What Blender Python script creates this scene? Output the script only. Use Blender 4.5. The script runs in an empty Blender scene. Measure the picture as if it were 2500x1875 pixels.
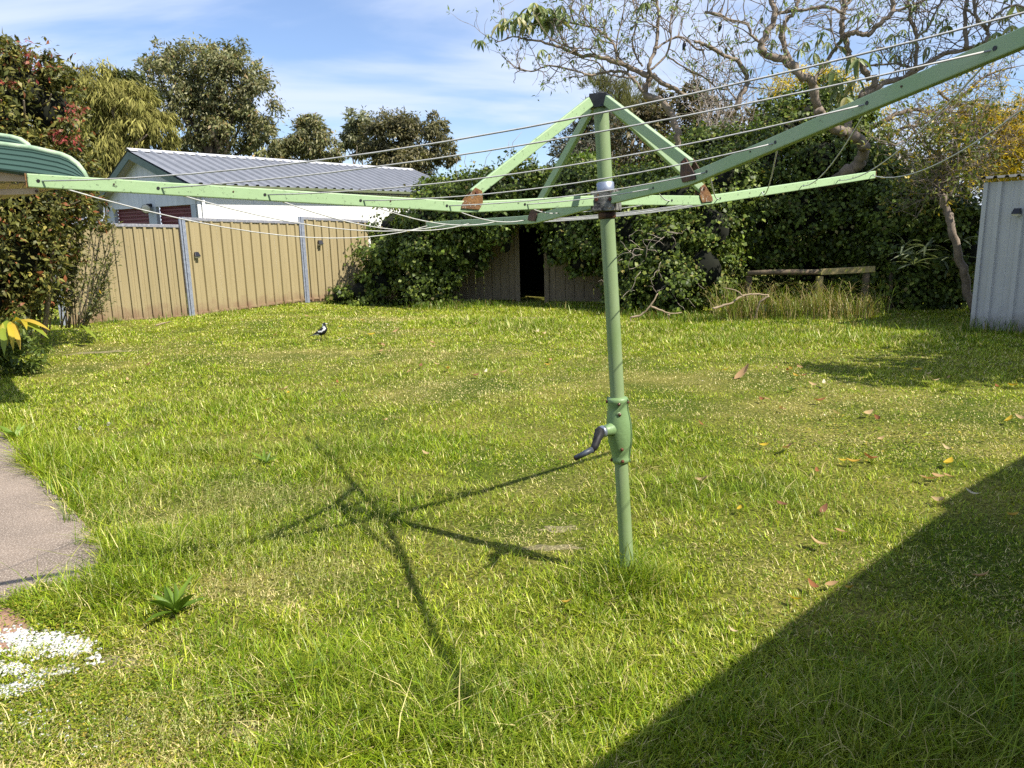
import bpy, bmesh, math, random
import numpy as np
from mathutils import Vector, Matrix
R = math.radians
rnd = random.Random(7)
rng = np.random.default_rng(11)
scene = bpy.context.scene
col = scene.collection

# ------------------------------------------------------------------ camera
CAM_H, PITCH, ROLL, FPX = 1.6, 0.2023, -0.0234, 1836.56      # measured on a 2500 x 1875 frame
fw = Vector((0, math.cos(PITCH), -math.sin(PITCH)))
up0 = Vector((0, math.sin(PITCH), math.cos(PITCH)))
rt0 = Vector((1, 0, 0))
rt = rt0 * math.cos(ROLL) + up0 * math.sin(ROLL)
up = -rt0 * math.sin(ROLL) + up0 * math.cos(ROLL)
cam_d = bpy.data.cameras.new('camera')
cam_d.sensor_width = 36.0
cam_d.lens = FPX / 2500 * 36.0
cam_d.clip_start, cam_d.clip_end = 0.05, 3000
cam = bpy.data.objects.new('camera', cam_d)
M = Matrix((rt, up, -fw)).transposed().to_4x4()
M.translation = (0, 0, CAM_H)
cam.matrix_world = M
col.objects.link(cam)
scene.camera = cam

# ------------------------------------------------------------------ light
SUN = Vector((1.18, -0.78, 1.714)).normalized()              # towards the sun
SUN_EL = math.asin(SUN.z)
SUN_ROT = math.atan2(SUN.x, SUN.y)
world = bpy.data.worlds.new('World')
scene.world = world
world.use_nodes = True
nt = world.node_tree
nt.nodes.clear()
def N(t, typ, **kw):
    n = t.nodes.new(typ)
    for k, v in kw.items():
        if k.startswith('i_'):
            n.inputs[k[2:]].default_value = v
        else:
            setattr(n, k, v)
    return n
out = N(nt, 'ShaderNodeOutputWorld')
bg = N(nt, 'ShaderNodeBackground')
bg.inputs['Strength'].default_value = 0.1
sky = N(nt, 'ShaderNodeTexSky', sky_type='NISHITA', sun_disc=False, sun_elevation=SUN_EL, sun_rotation=SUN_ROT,
        air_density=1.0, dust_density=0.3, ozone_density=3.0)
tc = N(nt, 'ShaderNodeTexCoord')
# thin cirrus: streaky noise on a plane far overhead (direction divided by height)
sep = N(nt, 'ShaderNodeSeparateXYZ')
nt.links.new(tc.outputs['Generated'], sep.inputs[0])
mz = N(nt, 'ShaderNodeMath', operation='MAXIMUM'); mz.inputs[1].default_value = 0.0
nt.links.new(sep.outputs['Z'], mz.inputs[0])
az = N(nt, 'ShaderNodeMath', operation='ADD'); az.inputs[1].default_value = 0.35
nt.links.new(mz.outputs[0], az.inputs[0])
dx = N(nt, 'ShaderNodeMath', operation='DIVIDE'); dy = N(nt, 'ShaderNodeMath', operation='DIVIDE')
nt.links.new(sep.outputs['X'], dx.inputs[0]); nt.links.new(az.outputs[0], dx.inputs[1])
nt.links.new(sep.outputs['Y'], dy.inputs[0]); nt.links.new(az.outputs[0], dy.inputs[1])
cmb = N(nt, 'ShaderNodeCombineXYZ')
nt.links.new(dx.outputs[0], cmb.inputs[0]); nt.links.new(dy.outputs[0], cmb.inputs[1])
mp = N(nt, 'ShaderNodeMapping')
mp.inputs['Rotation'].default_value = (0, 0, R(-38)); mp.inputs['Scale'].default_value = (0.7, 1.7, 1)
mp.inputs['Location'].default_value = (0.6, 1.3, 0)
nt.links.new(cmb.outputs[0], mp.inputs['Vector'])
cn = N(nt, 'ShaderNodeTexNoise'); cn.inputs['Scale'].default_value = 1.5; cn.inputs['Detail'].default_value = 7
cn.inputs['Roughness'].default_value = 0.5; cn.inputs['Distortion'].default_value = 0.5
nt.links.new(mp.outputs[0], cn.inputs['Vector'])
cr = N(nt, 'ShaderNodeMapRange', interpolation_type='SMOOTHSTEP'); cr.inputs['From Min'].default_value = 0.38; cr.inputs['From Max'].default_value = 0.60
cr.inputs['To Min'].default_value = 0.12; cr.inputs['To Max'].default_value = 0.80
nt.links.new(cn.outputs['Fac'], cr.inputs['Value'])
mixc = N(nt, 'ShaderNodeMix', data_type='RGBA')
mixc.inputs['B'].default_value = (5.3, 5.9, 7.3, 1)
nt.links.new(cr.outputs[0], mixc.inputs['Factor']); tint = N(nt, 'ShaderNodeMix', data_type='RGBA', blend_type='MULTIPLY'); tint.inputs['Factor'].default_value = 1; tint.inputs['B'].default_value = (.85, .93, 1.08, 1)
nt.links.new(sky.outputs[0], tint.inputs['A']); nt.links.new(tint.outputs['Result'], mixc.inputs['A'])
nt.links.new(mixc.outputs['Result'], bg.inputs['Color']); nt.links.new(bg.outputs[0], out.inputs['Surface'])

sun_d = bpy.data.lights.new('sun', 'SUN')
sun_d.energy = 5.0
sun_d.angle = R(0.53)
sun_d.color = (1.0, 0.94, 0.84)
sun_o = bpy.data.objects.new('sun', sun_d)
sun_o.rotation_euler = SUN.to_track_quat('Z', 'Y').to_euler()
sun_o.location = SUN * 30
col.objects.link(sun_o)
scene.view_settings.view_transform = 'Standard'
scene.view_settings.look = 'None'
scene.view_settings.exposure = 0.72
scene.view_settings.gamma = 1.0
scene.cycles.use_denoising = False
scene.cycles.max_bounces = 4
scene.cycles.transparent_max_bounces = 4
scene.cycles.diffuse_bounces = 2

# ------------------------------------------------------------------ helpers
def ray(px, py):
    return fw + rt * ((px - 1250) / FPX) + up * ((937.5 - py) / FPX)
def at(px, py, Y):
    d = ray(px, py)
    return Vector((0, 0, CAM_H)) + d * (Y / d.y)
def gnd(px, py, z=0.0):
    d = ray(px, py)
    return Vector((0, 0, CAM_H)) + d * ((z - CAM_H) / d.z)
def pxm(Y):
    return Y / FPX                                            # metres per photo pixel at depth Y

def tag(o, label=None, cat=None, group=None, kind=None):
    if label: o['label'] = label
    if cat: o['category'] = cat
    if group: o['group'] = group
    if kind: o['kind'] = kind
    return o
def empty(name, loc, label, cat, group=None, rot=None):
    o = bpy.data.objects.new(name, None)
    o.empty_display_size = 0.1
    o.location = loc
    if rot is not None: o.rotation_euler = rot
    col.objects.link(o)
    return tag(o, label, cat, group)
def link(name, me, mat, parent=None):
    o = bpy.data.objects.new(name, me)
    if mat is not None:
        if len(me.materials) == 0: me.materials.append(mat)
    col.objects.link(o)
    if parent is not None:
        o.parent = parent
        o.matrix_parent_inverse = Matrix.Translation(parent.location).inverted() if parent.type == 'EMPTY' else parent.matrix_basis.inverted()
    return o

class MB:
    def __init__(s): s.v = []; s.f = []
    def add(s, vs, fs):
        b = len(s.v); s.v += [tuple(q) for q in vs]; s.f += [tuple(i + b for i in f) for f in fs]; return s
    def hexa(s, c):                                           # 8 corners: bottom 4, top 4 (ccw)
        return s.add(c, [(3, 2, 1, 0), (4, 5, 6, 7), (0, 1, 5, 4), (1, 2, 6, 5), (2, 3, 7, 6), (3, 0, 4, 7)])
    def box(s, c, size, m=None):
        hx, hy, hz = size[0] / 2, size[1] / 2, size[2] / 2
        pts = [Vector(q) for q in ((-hx, -hy, -hz), (hx, -hy, -hz), (hx, hy, -hz), (-hx, hy, -hz), (-hx, -hy, hz), (hx, -hy, hz), (hx, hy, hz), (-hx, hy, hz))]
        if m is not None: pts = [m @ q for q in pts]
        return s.hexa([q + Vector(c) for q in pts])
    def beam(s, a, b, w, h, upv=(0, 0, 1)):
        a, b = Vector(a), Vector(b); d = (b - a).normalized(); sd = d.cross(Vector(upv))
        if sd.length < 1e-4: sd = d.cross(Vector((1, 0, 0)))
        sd.normalize(); u = sd.cross(d)
        sd *= w / 2; u *= h / 2
        return s.hexa([a - sd - u, a + sd - u, b + sd - u, b - sd - u, a - sd + u, a + sd + u, b + sd + u, b - sd + u])
    def tube(s, path, rad, n=8, cap=True):
        P = [Vector(q) for q in path]
        if not hasattr(rad, '__len__'): rad = [rad] * len(P)
        rings = []; ref = None
        for i, p in enumerate(P):
            d = (P[min(i + 1, len(P) - 1)] - P[max(i - 1, 0)])
            if d.length < 1e-9: d = Vector((0, 0, 1))
            d.normalize()
            if ref is None:
                ref = d.cross(Vector((0.13, 0.7, 0.4)))
                if ref.length < .05: ref = d.cross(Vector((1, 0, 0)))
            ref = (ref - d * ref.dot(d)).normalized(); bi = d.cross(ref)
            rings.append([p + (ref * math.cos(2 * math.pi * k / n) + bi * math.sin(2 * math.pi * k / n)) * rad[i] for k in range(n)])
        vs = [q for r in rings for q in r]; fs = []
        for i in range(len(P) - 1):
            for k in range(n):
                a = i * n + k; b = i * n + (k + 1) % n
                fs.append((a, b, b + n, a + n))
        if cap:
            fs.append(tuple(range(n - 1, -1, -1))); fs.append(tuple(range((len(P) - 1) * n, len(P) * n)))
        return s.add(vs, fs)
    def prism(s, poly, thick):                                # planar polygon extruded by vector
        n = len(poly); t = Vector(thick); P = [Vector(q) for q in poly]
        return s.add(P + [q + t for q in P], [tuple(range(n - 1, -1, -1)), tuple(range(n, 2 * n))] + [(i, (i + 1) % n, (i + 1) % n + n, i + n) for i in range(n)])
    def mesh(s, name, smooth=False, bevel=0):
        me = bpy.data.meshes.new(name)
        me.from_pydata(s.v, [], s.f)
        bm = bmesh.new(); bm.from_mesh(me)
        bmesh.ops.recalc_face_normals(bm, faces=bm.faces)
        if bevel:
            es = [e for e in bm.edges if len(e.link_faces) == 2 and e.calc_face_angle(0) > 0.5]
            bmesh.ops.bevel(bm, geom=es, offset=bevel, segments=2, affect='EDGES', profile=0.5)
        bm.to_mesh(me); bm.free()
        if smooth:
            for p in me.polygons: p.use_smooth = True
        me.update()
        return me
    def build(s, name, mat, parent=None, smooth=False, bevel=0):
        return link(name, s.mesh(name, smooth, bevel), mat, parent)

def np_mesh(name, V, F, C=None, smooth=False):
    """V (n,3), F (m,k) with constant k, C (n,3) per-vertex colour"""
    V = np.ascontiguousarray(V, dtype=np.float32); F = np.ascontiguousarray(F, dtype=np.int32)
    me = bpy.data.meshes.new(name); k = F.shape[1]
    me.vertices.add(len(V)); me.vertices.foreach_set('co', V.ravel())
    me.loops.add(F.size); me.loops.foreach_set('vertex_index', F.ravel())
    me.polygons.add(len(F)); me.polygons.foreach_set('loop_start', np.arange(0, F.size, k, dtype=np.int32))
    if smooth: me.polygons.foreach_set('use_smooth', np.ones(len(F), dtype=bool))
    me.update(calc_edges=True)
    if C is not None:
        a = me.color_attributes.new('Col', 'FLOAT_COLOR', 'POINT')
        a.data.foreach_set('color', np.concatenate([C, np.ones((len(C), 1))], 1).astype(np.float32).ravel())
    return me

def vnoise(x, y, seed=0):
    xi = np.floor(x).astype(np.int64); yi = np.floor(y).astype(np.int64); fx = x - xi; fy = y - yi
    def h(a, b):
        n = (a * 374761393 + b * 668265263 + seed * 1442695041) & 0x7fffffff
        n = ((n ^ (n >> 13)) * 1274126177) & 0x7fffffff
        return ((n ^ (n >> 16)) & 0xffff) / 65535.0
    fx = fx * fx * (3 - 2 * fx); fy = fy * fy * (3 - 2 * fy)
    return (h(xi, yi) * (1 - fx) + h(xi + 1, yi) * fx) * (1 - fy) + (h(xi, yi + 1) * (1 - fx) + h(xi + 1, yi + 1) * fx) * fy
def fbm(x, y, seed=0, o=3):
    s = 0; a = 1; t = 0
    for i in range(o):
        s = s + a * vnoise(x * 2 ** i, y * 2 ** i, seed + i * 17); t += a; a *= .5
    return s / t
def sstep(a, b, x):
    t = np.clip((x - a) / (b - a), 0, 1); return t * t * (3 - 2 * t)

# ------------------------------------------------------------------ materials
def new_mat(name):
    m = bpy.data.materials.new(name); m.use_nodes = True
    t = m.node_tree; t.nodes.clear()
    o = N(t, 'ShaderNodeOutputMaterial'); b = N(t, 'ShaderNodeBsdfPrincipled')
    t.links.new(b.outputs[0], o.inputs['Surface'])
    return m, t, b, o
def surf(name, base, rough=.6, metal=0.0, var=None, scale=6.0, amt=.5, spots=None, spot_scale=40, spot_lo=.62, spot_hi=.68, bump=0.0, bump_scale=60, stretch=(1, 1, 1), spec=.4):
    """painted / mineral surface: base colour, slow variation towards var, speckles of another colour, fine bump"""
    m, t, b, o = new_mat(name)
    tc = N(t, 'ShaderNodeTexCoord'); mpn = N(t, 'ShaderNodeMapping'); mpn.inputs['Scale'].default_value = stretch
    t.links.new(tc.outputs['Object'], mpn.inputs['Vector'])
    b.inputs['Roughness'].default_value = rough; b.inputs['Metallic'].default_value = metal
    b.inputs['Specular IOR Level'].default_value = spec
    c = N(t, 'ShaderNodeRGB'); c.outputs[0].default_value = (*base, 1); last = c.outputs[0]
    if var:
        n = N(t, 'ShaderNodeTexNoise'); n.inputs['Scale'].default_value = scale; n.inputs['Detail'].default_value = 6; n.inputs['Roughness'].default_value = .6
        t.links.new(mpn.outputs[0], n.inputs['Vector'])
        mr = N(t, 'ShaderNodeMapRange'); mr.inputs['From Min'].default_value = .35; mr.inputs['From Max'].default_value = .7; mr.inputs['To Max'].default_value = amt
        t.links.new(n.outputs['Fac'], mr.inputs['Value'])
        mx = N(t, 'ShaderNodeMix', data_type='RGBA'); mx.inputs['B'].default_value = (*var, 1)
        t.links.new(mr.outputs[0], mx.inputs['Factor']); t.links.new(last, mx.inputs['A']); last = mx.outputs['Result']
    if spots:
        n = N(t, 'ShaderNodeTexNoise'); n.inputs['Scale'].default_value = spot_scale; n.inputs['Detail'].default_value = 4; n.inputs['Roughness'].default_value = .7
        t.links.new(mpn.outputs[0], n.inputs['Vector'])
        mr = N(t, 'ShaderNodeMapRange'); mr.inputs['From Min'].default_value = spot_lo; mr.inputs['From Max'].default_value = spot_hi
        t.links.new(n.outputs['Fac'], mr.inputs['Value'])
        mx = N(t, 'ShaderNodeMix', data_type='RGBA'); mx.inputs['B'].default_value = (*spots, 1)
        t.links.new(mr.outputs[0], mx.inputs['Factor']); t.links.new(last, mx.inputs['A']); last = mx.outputs['Result']
    t.links.new(last, b.inputs['Base Color'])
    if bump:
        n = N(t, 'ShaderNodeTexNoise'); n.inputs['Scale'].default_value = bump_scale; n.inputs['Detail'].default_value = 5
        t.links.new(mpn.outputs[0], n.inputs['Vector'])
        bp = N(t, 'ShaderNodeBump'); bp.inputs['Strength'].default_value = bump; bp.inputs['Distance'].default_value = .01
        t.links.new(n.outputs['Fac'], bp.inputs['Height']); t.links.new(bp.outputs[0], b.inputs['Normal'])
    return m
def add_splash(m, colr, z0, z1, amt=.8, nscale=5):
    """mud splashed up from the ground: noise-edged band low on the sheet"""
    t = m.node_tree; b = next(n for n in t.nodes if n.type == 'BSDF_PRINCIPLED'); src = b.inputs['Base Color'].links[0].from_socket
    g = N(t, 'ShaderNodeNewGeometry'); sp = N(t, 'ShaderNodeSeparateXYZ'); t.links.new(g.outputs['Position'], sp.inputs[0])
    n = N(t, 'ShaderNodeTexNoise'); n.inputs['Scale'].default_value = nscale; n.inputs['Detail'].default_value = 6; t.links.new(g.outputs['Position'], n.inputs['Vector'])
    ad = N(t, 'ShaderNodeMath', operation='MULTIPLY_ADD'); ad.inputs[1].default_value = .5; t.links.new(n.outputs['Fac'], ad.inputs[0]); t.links.new(sp.outputs['Z'], ad.inputs[2])
    mr = N(t, 'ShaderNodeMapRange'); mr.inputs['From Min'].default_value = z0; mr.inputs['From Max'].default_value = z1; mr.inputs['To Min'].default_value = amt; mr.inputs['To Max'].default_value = 0
    t.links.new(ad.outputs[0], mr.inputs['Value'])
    mx = N(t, 'ShaderNodeMix', data_type='RGBA'); mx.inputs['B'].default_value = (*colr, 1); t.links.new(mr.outputs[0], mx.inputs['Factor']); t.links.new(src, mx.inputs['A']); t.links.new(mx.outputs['Result'], b.inputs['Base Color'])
def leafmat(name, rough=.5, trans=.35, spec=.35, tint=(1.15, 1.2, .6)):
    """colour comes from each leaf's own attribute; thin, so some light passes through"""
    m, t, b, o = new_mat(name)
    a = N(t, 'ShaderNodeAttribute', attribute_name='Col')
    b.inputs['Roughness'].default_value = rough; b.inputs['Specular IOR Level'].default_value = spec
    t.links.new(a.outputs['Color'], b.inputs['Base Color'])
    tr = N(t, 'ShaderNodeBsdfTranslucent')
    mu = N(t, 'ShaderNodeMix', data_type='RGBA', blend_type='MULTIPLY'); mu.inputs['Factor'].default_value = 1; mu.inputs['B'].default_value = (*tint, 1)
    t.links.new(a.outputs['Color'], mu.inputs['A']); t.links.new(mu.outputs['Result'], tr.inputs['Color'])
    ms = N(t, 'ShaderNodeMixShader'); ms.inputs[0].default_value = trans
    t.links.new(b.outputs[0], ms.inputs[1]); t.links.new(tr.outputs[0], ms.inputs[2]); t.links.new(ms.outputs[0], o.inputs['Surface'])
    return m
MT = {}
MT['hoist'] = surf('hoist_green_paint', (.30, .43, .225), .55, 0, (.37, .46, .30), 7, .8, (.13, .13, .08), 80, .64, .70, .08, 30)
MT['hoist_lit_lichen'] = surf('hoist_green_paint_lit_lichen', (.36, .51, .265), .5, 0, (.31, .45, .23), 3, .7, (.09, .12, .07), 75, .60, .68, .1, 30)  # hoist green lightened for the sunlit arms, plus lichen speckles
MT['hoist_pole'] = surf('pole_green_paint', (.18, .265, .10), .5, 0, (.26, .33, .18), 9, .75, (.40, .46, .32), 60, .66, .72, .06, 40, (1, 1, .35))
MT['gear'] = surf('gearbox_green_paint', (.185, .29, .12), .42, 0, (.15, .25, .10), 14, .6, None, bump=.15, bump_scale=60)
MT['rust'] = surf('rusty_plate', (.13, .062, .03), .75, .2, (.32, .17, .05), 28, .9, (.35, .33, .26), 60, .56, .64, .4, 120)
MT['rustdark'] = surf('dark_rusty_plate', (.045, .03, .025), .6, .2, (.16, .07, .035), 30, .8, None, bump=.3, bump_scale=120)
MT['hubplate'] = surf('weathered_hub_plate', (.03, .03, .032), .55, .3, (.42, .40, .36), 34, 1.0, (.35, .2, .03), 26, .62, .68, .4, 120)
MT['black'] = surf('black_painted_steel', (.012, .012, .013), .4, 0, (.05, .05, .05), 30, .6, (.2, .2, .2), 60, .68, .74)
MT['galv'] = surf('galvanised_steel', (.36, .40, .47), .45, .75, (.22, .26, .33), 25, .9, (.6, .62, .66), 70, .6, .72)
MT['wire'] = surf('clothes_line_wire', (.58, .58, .55), .6, 0, (.40, .39, .36), 25, .8)
MT['bolt'] = surf('bolt_steel', (.10, .09, .08), .35, .7, (.2, .08, .03), 60, .9)
MT['boltrust'] = surf('bolt_rust', (.09, .03, .018), .7, .2, (.17, .06, .03), 90, .9)
MT['crank'] = surf('crank_black', (.012, .012, .013), .55, 0, (.04, .04, .04), 40, .6, spec=.2)
MT['grip'] = surf('crank_grip', (.07, .085, .11), .45, .2, (.02, .02, .02), 30, .9, (.15, .07, .03), 60, .62, .7)
MT['tan'] = surf('tan_fence_sheet', (.345, .28, .15), .6, 0, (.29, .235, .12), 1.3, .8, (.62, .56, .42), 9, .70, .735, .05, 12, (6, 6, .6))
add_splash(MT['tan'], (.20, .11, .07), .35, .62)
MT['fpost'] = surf('fence_post_zinc', (.40, .43, .50), .5, .5, (.24, .27, .34), 18, .9, (.62, .64, .68), 60, .6, .72)
MT['frail'] = surf('fence_rail_zinc', (.20, .21, .25), .6, .3, (.42, .41, .42), 25, .9)
MT['timberfence'] = surf('back_fence_brown', (.26, .20, .115), .7, 0, (.17, .13, .075), 5, .9, (.3, .26, .17), 20, .64, .72, .2, 40, (5, 5, .7))
MT['white'] = surf('white_cladding', (.80, .79, .76), .6, 0, (.70, .69, .66), 1.5, .6, None, bump=.03, bump_scale=30)
MT['gable_shaded'] = surf('white_gable_cladding_shaded', (.62, .65, .70), .6, 0, (.45, .48, .52), 2.2, .8, (.32, .34, .37), 7, .66, .76, .03, 30, (4, 4, .5))  # side wall's white with the gable's shade mixed into the colour, plus streaks
MT['trimgreen'] = surf('green_bargeboard', (.085, .13, .10), .5, 0, (.12, .17, .14), 3, .7)
MT['roofgrey'] = surf('zinc_roof_sheet', (.19, .20, .225), .55, 0, (.145, .155, .175), 2, .8, (.36, .36, .38), 14, .64, .72)
MT['roofcap'] = surf('pale_ridge_cap', (.60, .60, .60), .5, .1, (.45, .45, .46), 4, .7)
MT['gutter'] = surf('olive_gutter', (.15, .17, .09), .5, 0, (.10, .12, .06), 6, .7)
MT['soffit'] = surf('soffit', (.34, .33, .31), .7)
MT['maroon'] = surf('maroon_roller_door', (.15, .03, .036), .5, 0, (.11, .024, .03), 3, .7)
MT['greyjamb'] = surf('grey_door_jamb', (.42, .46, .52), .6, 0, (.33, .37, .42), 4, .6)
MT['shed'] = surf('shed_wall_cream', (.47, .47, .455), .55, 0, (.40, .40, .385), 2, .7, (.14, .13, .12), 22, .72, .75)
add_splash(MT['shed'], (.16, .13, .09), .22, .55, .7)
MT['shedroof'] = surf('shed_roof_grey', (.05, .055, .055), .8, 0, (.09, .09, .085), 8, .8)
MT['awning'] = surf('green_awning_sheet', (.026, .062, .047), .75, 0, (.035, .078, .06), 3, .7, None)
MT['awntrim'] = surf('pale_green_trim', (.42, .52, .34), .7, 0, (.22, .34, .21), 10, 1.0, (.55, .56, .48), 40, .6, .7)
MT['cream'] = surf('cream_eave', (.50, .40, .27), .7, 0, (.36, .28, .19), 4, .8)
MT['beamgrey'] = surf('grey_beam', (.30, .26, .23), .7, 0, (.2, .17, .15), 5, .8)
MT['bark'] = surf('grey_tan_bark', (.27, .21, .155), .85, 0, (.15, .12, .09), 7, 1.0, (.38, .34, .26), 30, .6, .7, .5, 40)
MT['barkpale'] = surf('pale_twig_bark', (.40, .34, .27), .85, 0, (.25, .2, .16), 7, .9, None, bump=.4, bump_scale=40)
MT['barkdark'] = surf('dark_bark', (.075, .055, .042), .9, 0, (.12, .1, .075), 7, .9, None, bump=.5, bump_scale=30)
MT['inner'] = surf('near_black_fill', (.006, .007, .003), 1.0, 0, (.010, .012, .005), 5, .9, None, bump=.6, bump_scale=9)  # near-black fill: shade inside hedges and doorway put into the colour
MT['timber'] = surf('mossy_old_timber', (.44, .35, .15), .8, 0, (.16, .12, .06), 6, 1.0, (.36, .36, .05), 9, .5, .66, .4, 40)
MT['timberdk'] = surf('dark_old_timber', (.085, .06, .038), .85, 0, (.17, .13, .08), 6, 1.0, (.10, .12, .03), 9, .55, .66, .5, 40)
MT['stick'] = surf('dead_wood', (.34, .26, .17), .8, 0, (.22, .16, .10), 9, .9)
MT['concrete'] = surf('aged_concrete_path', (.275, .215, .165), .95, 0, (.165, .13, .10), 2.6, 1.0, (.50, .42, .34), 110, .52, .62, 1.0, 130)
MT['terracotta'] = surf('bare_red_earth', (.36, .21, .14), .95, 0, (.25, .15, .10), 9, .9, None, bump=.8, bump_scale=60)
MT['lens'] = surf('solar_light_lens', (.62, .58, .46), .3)
MT['solarblack'] = surf('solar_light_black', (.016, .016, .02), .3)
MT['brick'] = surf('house_brick', (.28, .15, .10), .85, 0, (.2, .11, .08), 6, .8)
MT['leaf'] = leafmat('leaf', .45, .3)
MT['glossleaf'] = leafmat('glossy_leaf', .48, .25, .28)
def thinmat(name, trans, tint, gloss=.0):
    m, t, b, o = new_mat(name); t.nodes.remove(b)
    a = N(t, 'ShaderNodeAttribute', attribute_name='Col'); d = N(t, 'ShaderNodeBsdfDiffuse'); tr = N(t, 'ShaderNodeBsdfTranslucent')
    t.links.new(a.outputs['Color'], d.inputs['Color'])
    mu = N(t, 'ShaderNodeMix', data_type='RGBA', blend_type='MULTIPLY'); mu.inputs['Factor'].default_value = 1; mu.inputs['B'].default_value = (*tint, 1)
    t.links.new(a.outputs['Color'], mu.inputs['A']); t.links.new(mu.outputs['Result'], tr.inputs['Color'])
    ms = N(t, 'ShaderNodeMixShader'); ms.inputs[0].default_value = trans
    t.links.new(d.outputs[0], ms.inputs[1]); t.links.new(tr.outputs[0], ms.inputs[2])
    gl = N(t, 'ShaderNodeBsdfGlossy'); gl.inputs['Roughness'].default_value = .38; gl.inputs['Color'].default_value = (.95, .95, .7, 1)
    m2 = N(t, 'ShaderNodeMixShader'); m2.inputs[0].default_value = gloss
    t.links.new(ms.outputs[0], m2.inputs[1]); t.links.new(gl.outputs[0], m2.inputs[2]); t.links.new(m2.outputs[0], o.inputs['Surface'])
    return m
MT['grass'] = thinmat('grass_blade', .30, (1.2, 1.2, .4), .028)
MT['matte'] = thinmat('matte_leaf', .3, (1.1, 1.1, .6))
def attr_solid(name, rough=.6, spec=.3):
    m, t, b, o = new_mat(name)
    a = N(t, 'ShaderNodeAttribute', attribute_name='Col')
    b.inputs['Roughness'].default_value = rough; b.inputs['Specular IOR Level'].default_value = spec
    t.links.new(a.outputs['Color'], b.inputs['Base Color'])
    return m
MT['plumage'] = attr_solid('plumage', .5)
MT['stone'] = attr_solid('white_pebble', .7)
# ground: dry thatch and soil seen between the blades
gm, gt, gb, go = new_mat('lawn_soil_and_thatch')
tcg = N(gt, 'ShaderNodeTexCoord')
n1 = N(gt, 'ShaderNodeTexNoise'); n1.inputs['Scale'].default_value = 1.1; n1.inputs['Detail'].default_value = 8
n2 = N(gt, 'ShaderNodeTexNoise'); n2.inputs['Scale'].default_value = 45; n2.inputs['Detail'].default_value = 6
for n in (n1, n2): gt.links.new(tcg.outputs['Object'], n.inputs['Vector'])
r1 = N(gt, 'ShaderNodeValToRGB'); r1.color_ramp.elements[0].color = (.075, .11, .012, 1); r1.color_ramp.elements[0].position = .38
r1.color_ramp.elements[1].color = (.22, .21, .055, 1); r1.color_ramp.elements[1].position = .66
r2 = N(gt, 'ShaderNodeValToRGB'); r2.color_ramp.elements[0].color = (.35, .35, .35, 1); r2.color_ramp.elements[0].position = .35
r2.color_ramp.elements[1].color = (1.2, 1.15, 1.0, 1); r2.color_ramp.elements[1].position = .62
mg = N(gt, 'ShaderNodeMix', data_type='RGBA', blend_type='MULTIPLY'); mg.inputs['Factor'].default_value = 1
gt.links.new(n1.outputs['Fac'], r1.inputs[0]); gt.links.new(n2.outputs['Fac'], r2.inputs[0])
gt.links.new(r1.outputs[0], mg.inputs['A']); gt.links.new(r2.outputs[0], mg.inputs['B']); gt.links.new(mg.outputs['Result'], gb.inputs['Base Color'])
gb.inputs['Roughness'].default_value = .95; gb.inputs['Specular IOR Level'].default_value = .1
bpn = N(gt, 'ShaderNodeBump'); bpn.inputs['Strength'].default_value = .8; bpn.inputs['Distance'].default_value = .03
gt.links.new(n2.outputs['Fac'], bpn.inputs['Height']); gt.links.new(bpn.outputs[0], gb.inputs['Normal'])
MT['ground'] = gm

# ------------------------------------------------------------------ ground
FP = [(130, 13.5), (448, 14.6), (738, 17.0), (905, 18.3)]                 # left fence: photo column, depth
FPXY = [(at(px, 600, Y).x, Y) for px, Y in FP]
def ground_z(x, y):
    x = np.asarray(x, float); y = np.asarray(y, float)
    t = sstep(9.0, 14.0, y) * sstep(-2.2, -5.0, x)
    z = .11 * t + .05 * (fbm(x * .6, y * .6, 3) - .5) * sstep(1.5, 4, np.hypot(x - .5, y - 3.2) + .5)
    far = sstep(25, 60, np.hypot(x, y))
    return z * (1 - far)
gx = np.unique(np.concatenate([np.linspace(-300, -14, 14), np.linspace(-14, 12, 105), np.linspace(12, 300, 14)]))
gy = np.unique(np.concatenate([np.linspace(-60, 0, 8), np.linspace(0, 22, 89), np.linspace(22, 600, 18)]))
GX, GY = np.meshgrid(gx, gy)
GZ = ground_z(GX, GY)
nv = len(gx)
idx = np.arange(len(gx) * len(gy)).reshape(len(gy), nv)
F = np.stack([idx[:-1, :-1].ravel(), idx[:-1, 1:].ravel(), idx[1:, 1:].ravel(), idx[1:, :-1].ravel()], 1)
g_o = link('ground', np_mesh('ground', np.stack([GX.ravel(), GY.ravel(), GZ.ravel()], 1), F, None, True), MT['ground'])
tag(g_o, 'grassy back yard ground of soil and dry thatch', None, None, 'structure')
import bisect
GXL, GYL, GZL = gx.tolist(), gy.tolist(), GZ.tolist()
def gz(x, y):
    i = min(max(bisect.bisect(GXL, x) - 1, 0), len(GXL) - 2); j = min(max(bisect.bisect(GYL, y) - 1, 0), len(GYL) - 2)
    u = (x - GXL[i]) / (GXL[i + 1] - GXL[i]); v = (y - GYL[j]) / (GYL[j + 1] - GYL[j])
    return (GZL[j][i] * (1 - u) + GZL[j][i + 1] * u) * (1 - v) + (GZL[j + 1][i] * (1 - u) + GZL[j + 1][i + 1] * u) * v

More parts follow.
